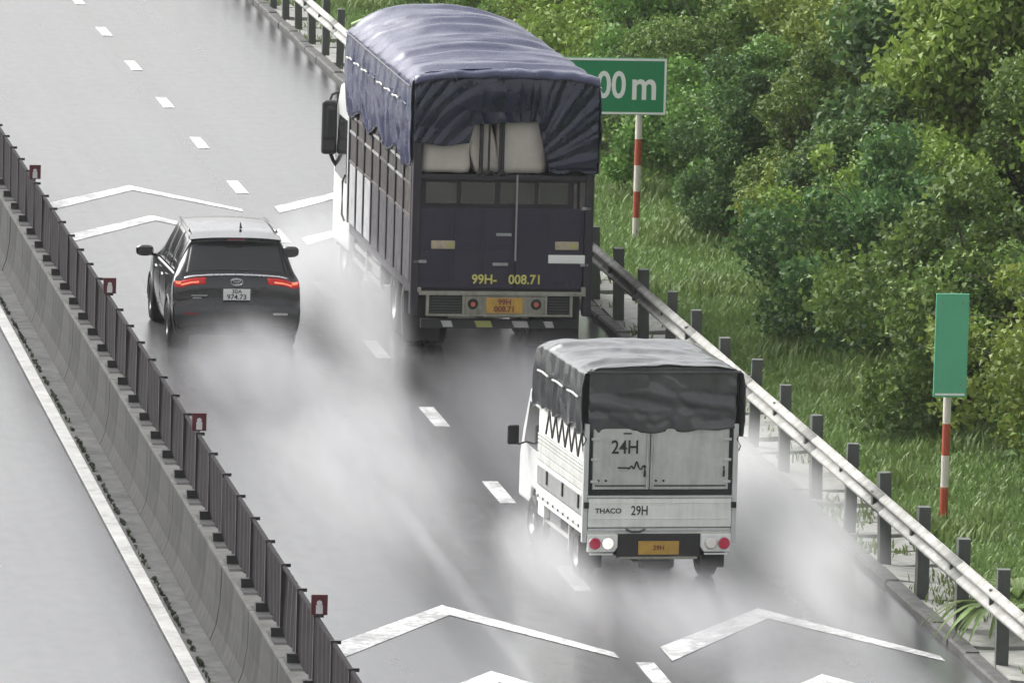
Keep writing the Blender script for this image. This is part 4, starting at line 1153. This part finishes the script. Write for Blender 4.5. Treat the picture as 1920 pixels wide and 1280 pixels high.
# handwritten squiggle under it
pts = [(-.52+.36*q, .006, 1.405+.02*math.sin(q*31)*(q > .35)+(.07*max(0, 1-abs(q-.62)/.08)) + (.03*max(0, 1-abs(q-.95)/.1))) for q in np.linspace(0, 1, 50)]
MB().tube(pts, .008, 5).build('lettering', MAT['letter_black'], ST_)
MB().box(-.46, -.36, .008, .0145, 1.80, 1.815).build('lettering', MAT['letter_black'], ST_)
MB().box(-HW+.04, HW-.04, .03, .06, 1.06, 1.14).build('door_sill', MAT['bracket'], ST_)
tg = MB().box(-HW+.055, HW-.055, -.01, .025, .70, 1.045).build('tailgate', MAT['ivory'], ST_, bevel=.012)
for z in (.80, .985): MB().box(-HW+.07, HW-.07, -.017, -.0105, z, z+.012).build('tailgate_rib', MAT['ivory'], tg, bevel=.003)
MB().box(-HW+.05, HW-.05, -.02, .03, 1.05, 1.075).build('gate_rail', MAT['white_cab'], tg, bevel=.006)
for s in (-1, 1): MB().box(s*(HW-.03)-.03, s*(HW-.03)+.03, -.025, .0, .93, 1.0).build('latch', MAT['bracket'], tg, bevel=.005)
text('THACO', .082, MAT['letter_black'], tg, (-.62, -.012, .895), sx=1.1, bold=.02)
text('29H', .155, MAT['letter_black'], tg, (-.245, -.012, .895), sx=.78, bold=.012)
MB().box(-HW+.06, HW-.06, -.005, .05, .655, .69).build('rear_beam', MAT['white_cab'], ST_, bevel=.008)
MB().tube([(-.40, -.01, .68), (-.33, -.02, .65), (-.24, -.02, .65), (-.17, -.01, .68)], .014, 6).build('gate_hook', MAT['post_dark'], ST_)
for s in (-1, 1):
    lb = MB().prism_y([(s*.86, .62), (s*.50, .62), (s*.50, .47), (s*.54, .41), (s*.86, .41)], -.03, .03).build('lamp_housing', MAT['ivory'], ST_, bevel=.01)
    for x, m in ((.775, 'tail_dim'), (.62, 'reverse_lamp' if s < 0 else 'clear_lens')):
        r = MB().disc_y(s*x, -.045, .515, .078, .014, 24, .07).build('lamp_ring', MAT['silver'], lb); MB().disc_y(s*x, -.058, .515, .068, .012, 24, .055).build('lens', MAT[m], r)
    MB().box(s*.69-.14, s*.69+.14, -.02, .02, .375, .395).build('step', MAT['ivory'], ST_, bevel=.004)
MB().box(-.50, .50, .02, .05, .34, .62).build('valance', MAT['chassis'], ST_)
pl = MB().box(-.245, .245, -.0, .015, .375, .535).build('number_plate', MAT['yellow'], ST_, bevel=.004)
text('29H', .08, MAT['letter_red'], pl, (0, -.003, .455), bold=.02)
MB().box(-.46, .46, -.03, .03, .325, .35).build('bumper_bar', MAT['bumper_grey'], ST_, bevel=.006)
MB().lathe_x([(0.001, -.2), (.07, -.2), (.09, -.15), (.09, .15), (.07, .2), (.001, .2)], .0, .12, .27, 16).build('spare_wheel', MAT['rubber'], ST_)
# cab
cab = [(LB+.10, .50), (LB+.08, 1.65), (LB+.22, 1.82), (LB+1.0, 1.84), (LB+1.38, 1.3), (LB+1.55, .95), (LB+1.56, .42), (LB+.82, .42), (LB+.78, .62), (LB+.24, .62), (LB+.20, .5)]
b = MB(); b.prism_x(cab, -.80, .80); cb = b.build('cab', MAT['white_cab'], ST_, bevel=.05, seg=3)
MB().prism_x([(LB+.35, 1.12), (LB+.35, 1.65), (LB+.95, 1.67), (LB+1.25, 1.14)], -.806, .806).build('side_window', MAT['glass'], cb)
MB().prism_x([(LB+1.36, 1.36), (LB+1.04, 1.80), (LB+1.07, 1.82), (LB+1.39, 1.38)], -.70, .70).build('windscreen', MAT['glass'], cb)
for s in (-1, 1):
    mo = MB().box(s*.98-.07, s*.98+.07, LB+1.05, LB+1.11, 1.12, 1.36).build('wing_mirror', MAT['black_plastic'], ST_, bevel=.02, seg=3)
    MB().tube([(s*.80, LB+1.12, 1.15), (s*.9, LB+1.1, 1.12), (s*.98, LB+1.08, 1.16)], .012, 6).build('mirror_arm', MAT['black_plastic'], mo)
    MB().box(s*.83-.04, s*.83+.04, LB-.3, LB+.05, .42, .62).build('side_tank', MAT['ivory'], ST_, bevel=.02)

# ------------------------------------------------------------------ tree labels
TREES.sort(key=lambda q: q[2])
cntt = {}
def place_words(x, y):
    row = 'in the front row along the verge' if x < 9.3 else ('in the second row on the slope' if x < 12.2 else ('in the middle of the slope' if x < 15.8 else ('high on the slope' if x < 19.8 else 'on the crest of the slope')))
    return row
for i, (t, x, y, v, m, s) in enumerate(TREES):
    t['category'] = 'tree'; t['group'] = 'trees on the slope beyond the guardrail'
    key = (SHAPE[v], TREE_WORDS[m], place_words(x, y)); cntt.setdefault(key, []).append(t)
ORD = ['nearest the camera', 'second nearest the camera', 'third nearest the camera', 'fourth nearest the camera', 'fifth nearest the camera', 'sixth nearest the camera', 'seventh nearest the camera']
for key, L in cntt.items():
    for k, t in enumerate(L):
        t['label'] = '%s %s tree %s' % key + ('' if len(L) == 1 else ', ' + ORD[min(k, 6)].replace(' the camera', ''))

# stone in the bushes
sx_, sy_ = 17.2, 160.0
st = link_mesh('pale_stone', rme, MAT['concrete_pale'], None, (sx_, sy_, terr(sx_, sy_)+.9)); tag(st, 'pale stone lying among the bushes near the top right', 'stone')

# ------------------------------------------------------------------ water spray thrown up by the vehicles
def spray(cx, cy, cz, rx, ry, rz, dens, label, seed=0, col=(.80, .805, .82), rot=0.0, nscale=1.1):
    bm = bmesh.new(); bmesh.ops.create_icosphere(bm, subdivisions=3, radius=1.0)
    me = bpy.data.meshes.new('water_spray'); bm.to_mesh(me); bm.free()
    m = bpy.data.materials.new('spray_volume'); m.use_nodes = True
    n = m.node_tree.nodes; l = m.node_tree.links; n.remove(n['Principled BSDF'])
    pv = n.new('ShaderNodeVolumePrincipled'); pv.inputs['Color'].default_value = (*col, 1); pv.inputs['Anisotropy'].default_value = 0.2
    tc = n.new('ShaderNodeTexCoord'); ln = n.new('ShaderNodeVectorMath'); ln.operation = 'LENGTH'
    l.new(tc.outputs['Object'], ln.inputs[0])
    mr = n.new('ShaderNodeMapRange'); mr.interpolation_type = 'SMOOTHSTEP'
    mr.inputs['From Min'].default_value = 1.0; mr.inputs['From Max'].default_value = 0.15; mr.inputs['To Min'].default_value = 0; mr.inputs['To Max'].default_value = 1
    l.new(ln.outputs['Value'], mr.inputs['Value'])
    mp = n.new('ShaderNodeMapping'); mp.inputs['Scale'].default_value = (rx*1.5, ry*.16, rz*.9); mp.inputs['Location'].default_value = (seed*3.1, seed*1.7, 0)
    l.new(tc.outputs['Object'], mp.inputs['Vector'])
    nz = n.new('ShaderNodeTexNoise'); nz.inputs['Scale'].default_value = nscale; nz.inputs['Detail'].default_value = 5; nz.inputs['Roughness'].default_value = .6
    l.new(mp.outputs[0], nz.inputs['Vector'])
    r2 = n.new('ShaderNodeMapRange'); r2.inputs['From Min'].default_value = .36; r2.inputs['From Max'].default_value = .66; r2.inputs['To Min'].default_value = .35; r2.inputs['To Max'].default_value = 1.25
    l.new(nz.outputs['Fac'], r2.inputs['Value'])
    mu = n.new('ShaderNodeMath'); mu.operation = 'MULTIPLY'; l.new(mr.outputs[0], mu.inputs[0]); l.new(r2.outputs[0], mu.inputs[1])
    m2 = n.new('ShaderNodeMath'); m2.operation = 'MULTIPLY'; l.new(mu.outputs[0], m2.inputs[0]); m2.inputs[1].default_value = dens
    l.new(m2.outputs[0], pv.inputs['Density']); l.new(pv.outputs[0], n['Material Output'].inputs['Volume'])
    o = link_mesh('water_spray', me, m, None, (cx, cy, cz)); o.scale = (rx, ry, rz); o.rotation_euler = (0, 0, rot)
    tag(o, label, 'spray', kind='stuff'); return o
SPRAY_SHADED = (.30, .30, .315)  # white spray darkened: the truck's shade is put into its colour
MID = (.74, .745, .76)
spray(-2.1, 111.2, .05, 1.35, 5.0, .9, 1.0, 'grey water spray trailing behind the black car', 1, (.6, .6, .62))
spray(-.35, 116.5, .4, .80, 8.0, 1.4, .75, 'tall pale spray between the car and the blue truck', 2, MID)
spray(-1.0, 105.5, .1, 1.2, 8.5, .7, .18, 'pale spray drifting back along the lane line', 8, (.75, .75, .77))
spray(1.5, 105.0, .15, 2.0, 9.8, 1.0, .55, 'wide spray behind the blue truck, coloured dark grey for the shade of the truck', 3, SPRAY_SHADED)
spray(-1.9, 101.0, .05, 1.8, 9.0, .65, .22, 'thin pale mist low over the left lane behind the car', 7, (.8, .8, .82))
spray(-.25, 94.6, .05, .6, 4.5, .75, .9, 'thin spray rising from the left wheels of the small lorry', 4, MID)
spray(1.0, 91.6, .0, 1.6, 3.6, .65, 1.1, 'spray behind the rear wheels of the small lorry', 5, (.60, .60, .62))
spray(2.55, 95.8, .4, 1.0, 8.5, 1.25, .85, 'pale spray along the right of the small lorry', 6, (.85, .85, .86))
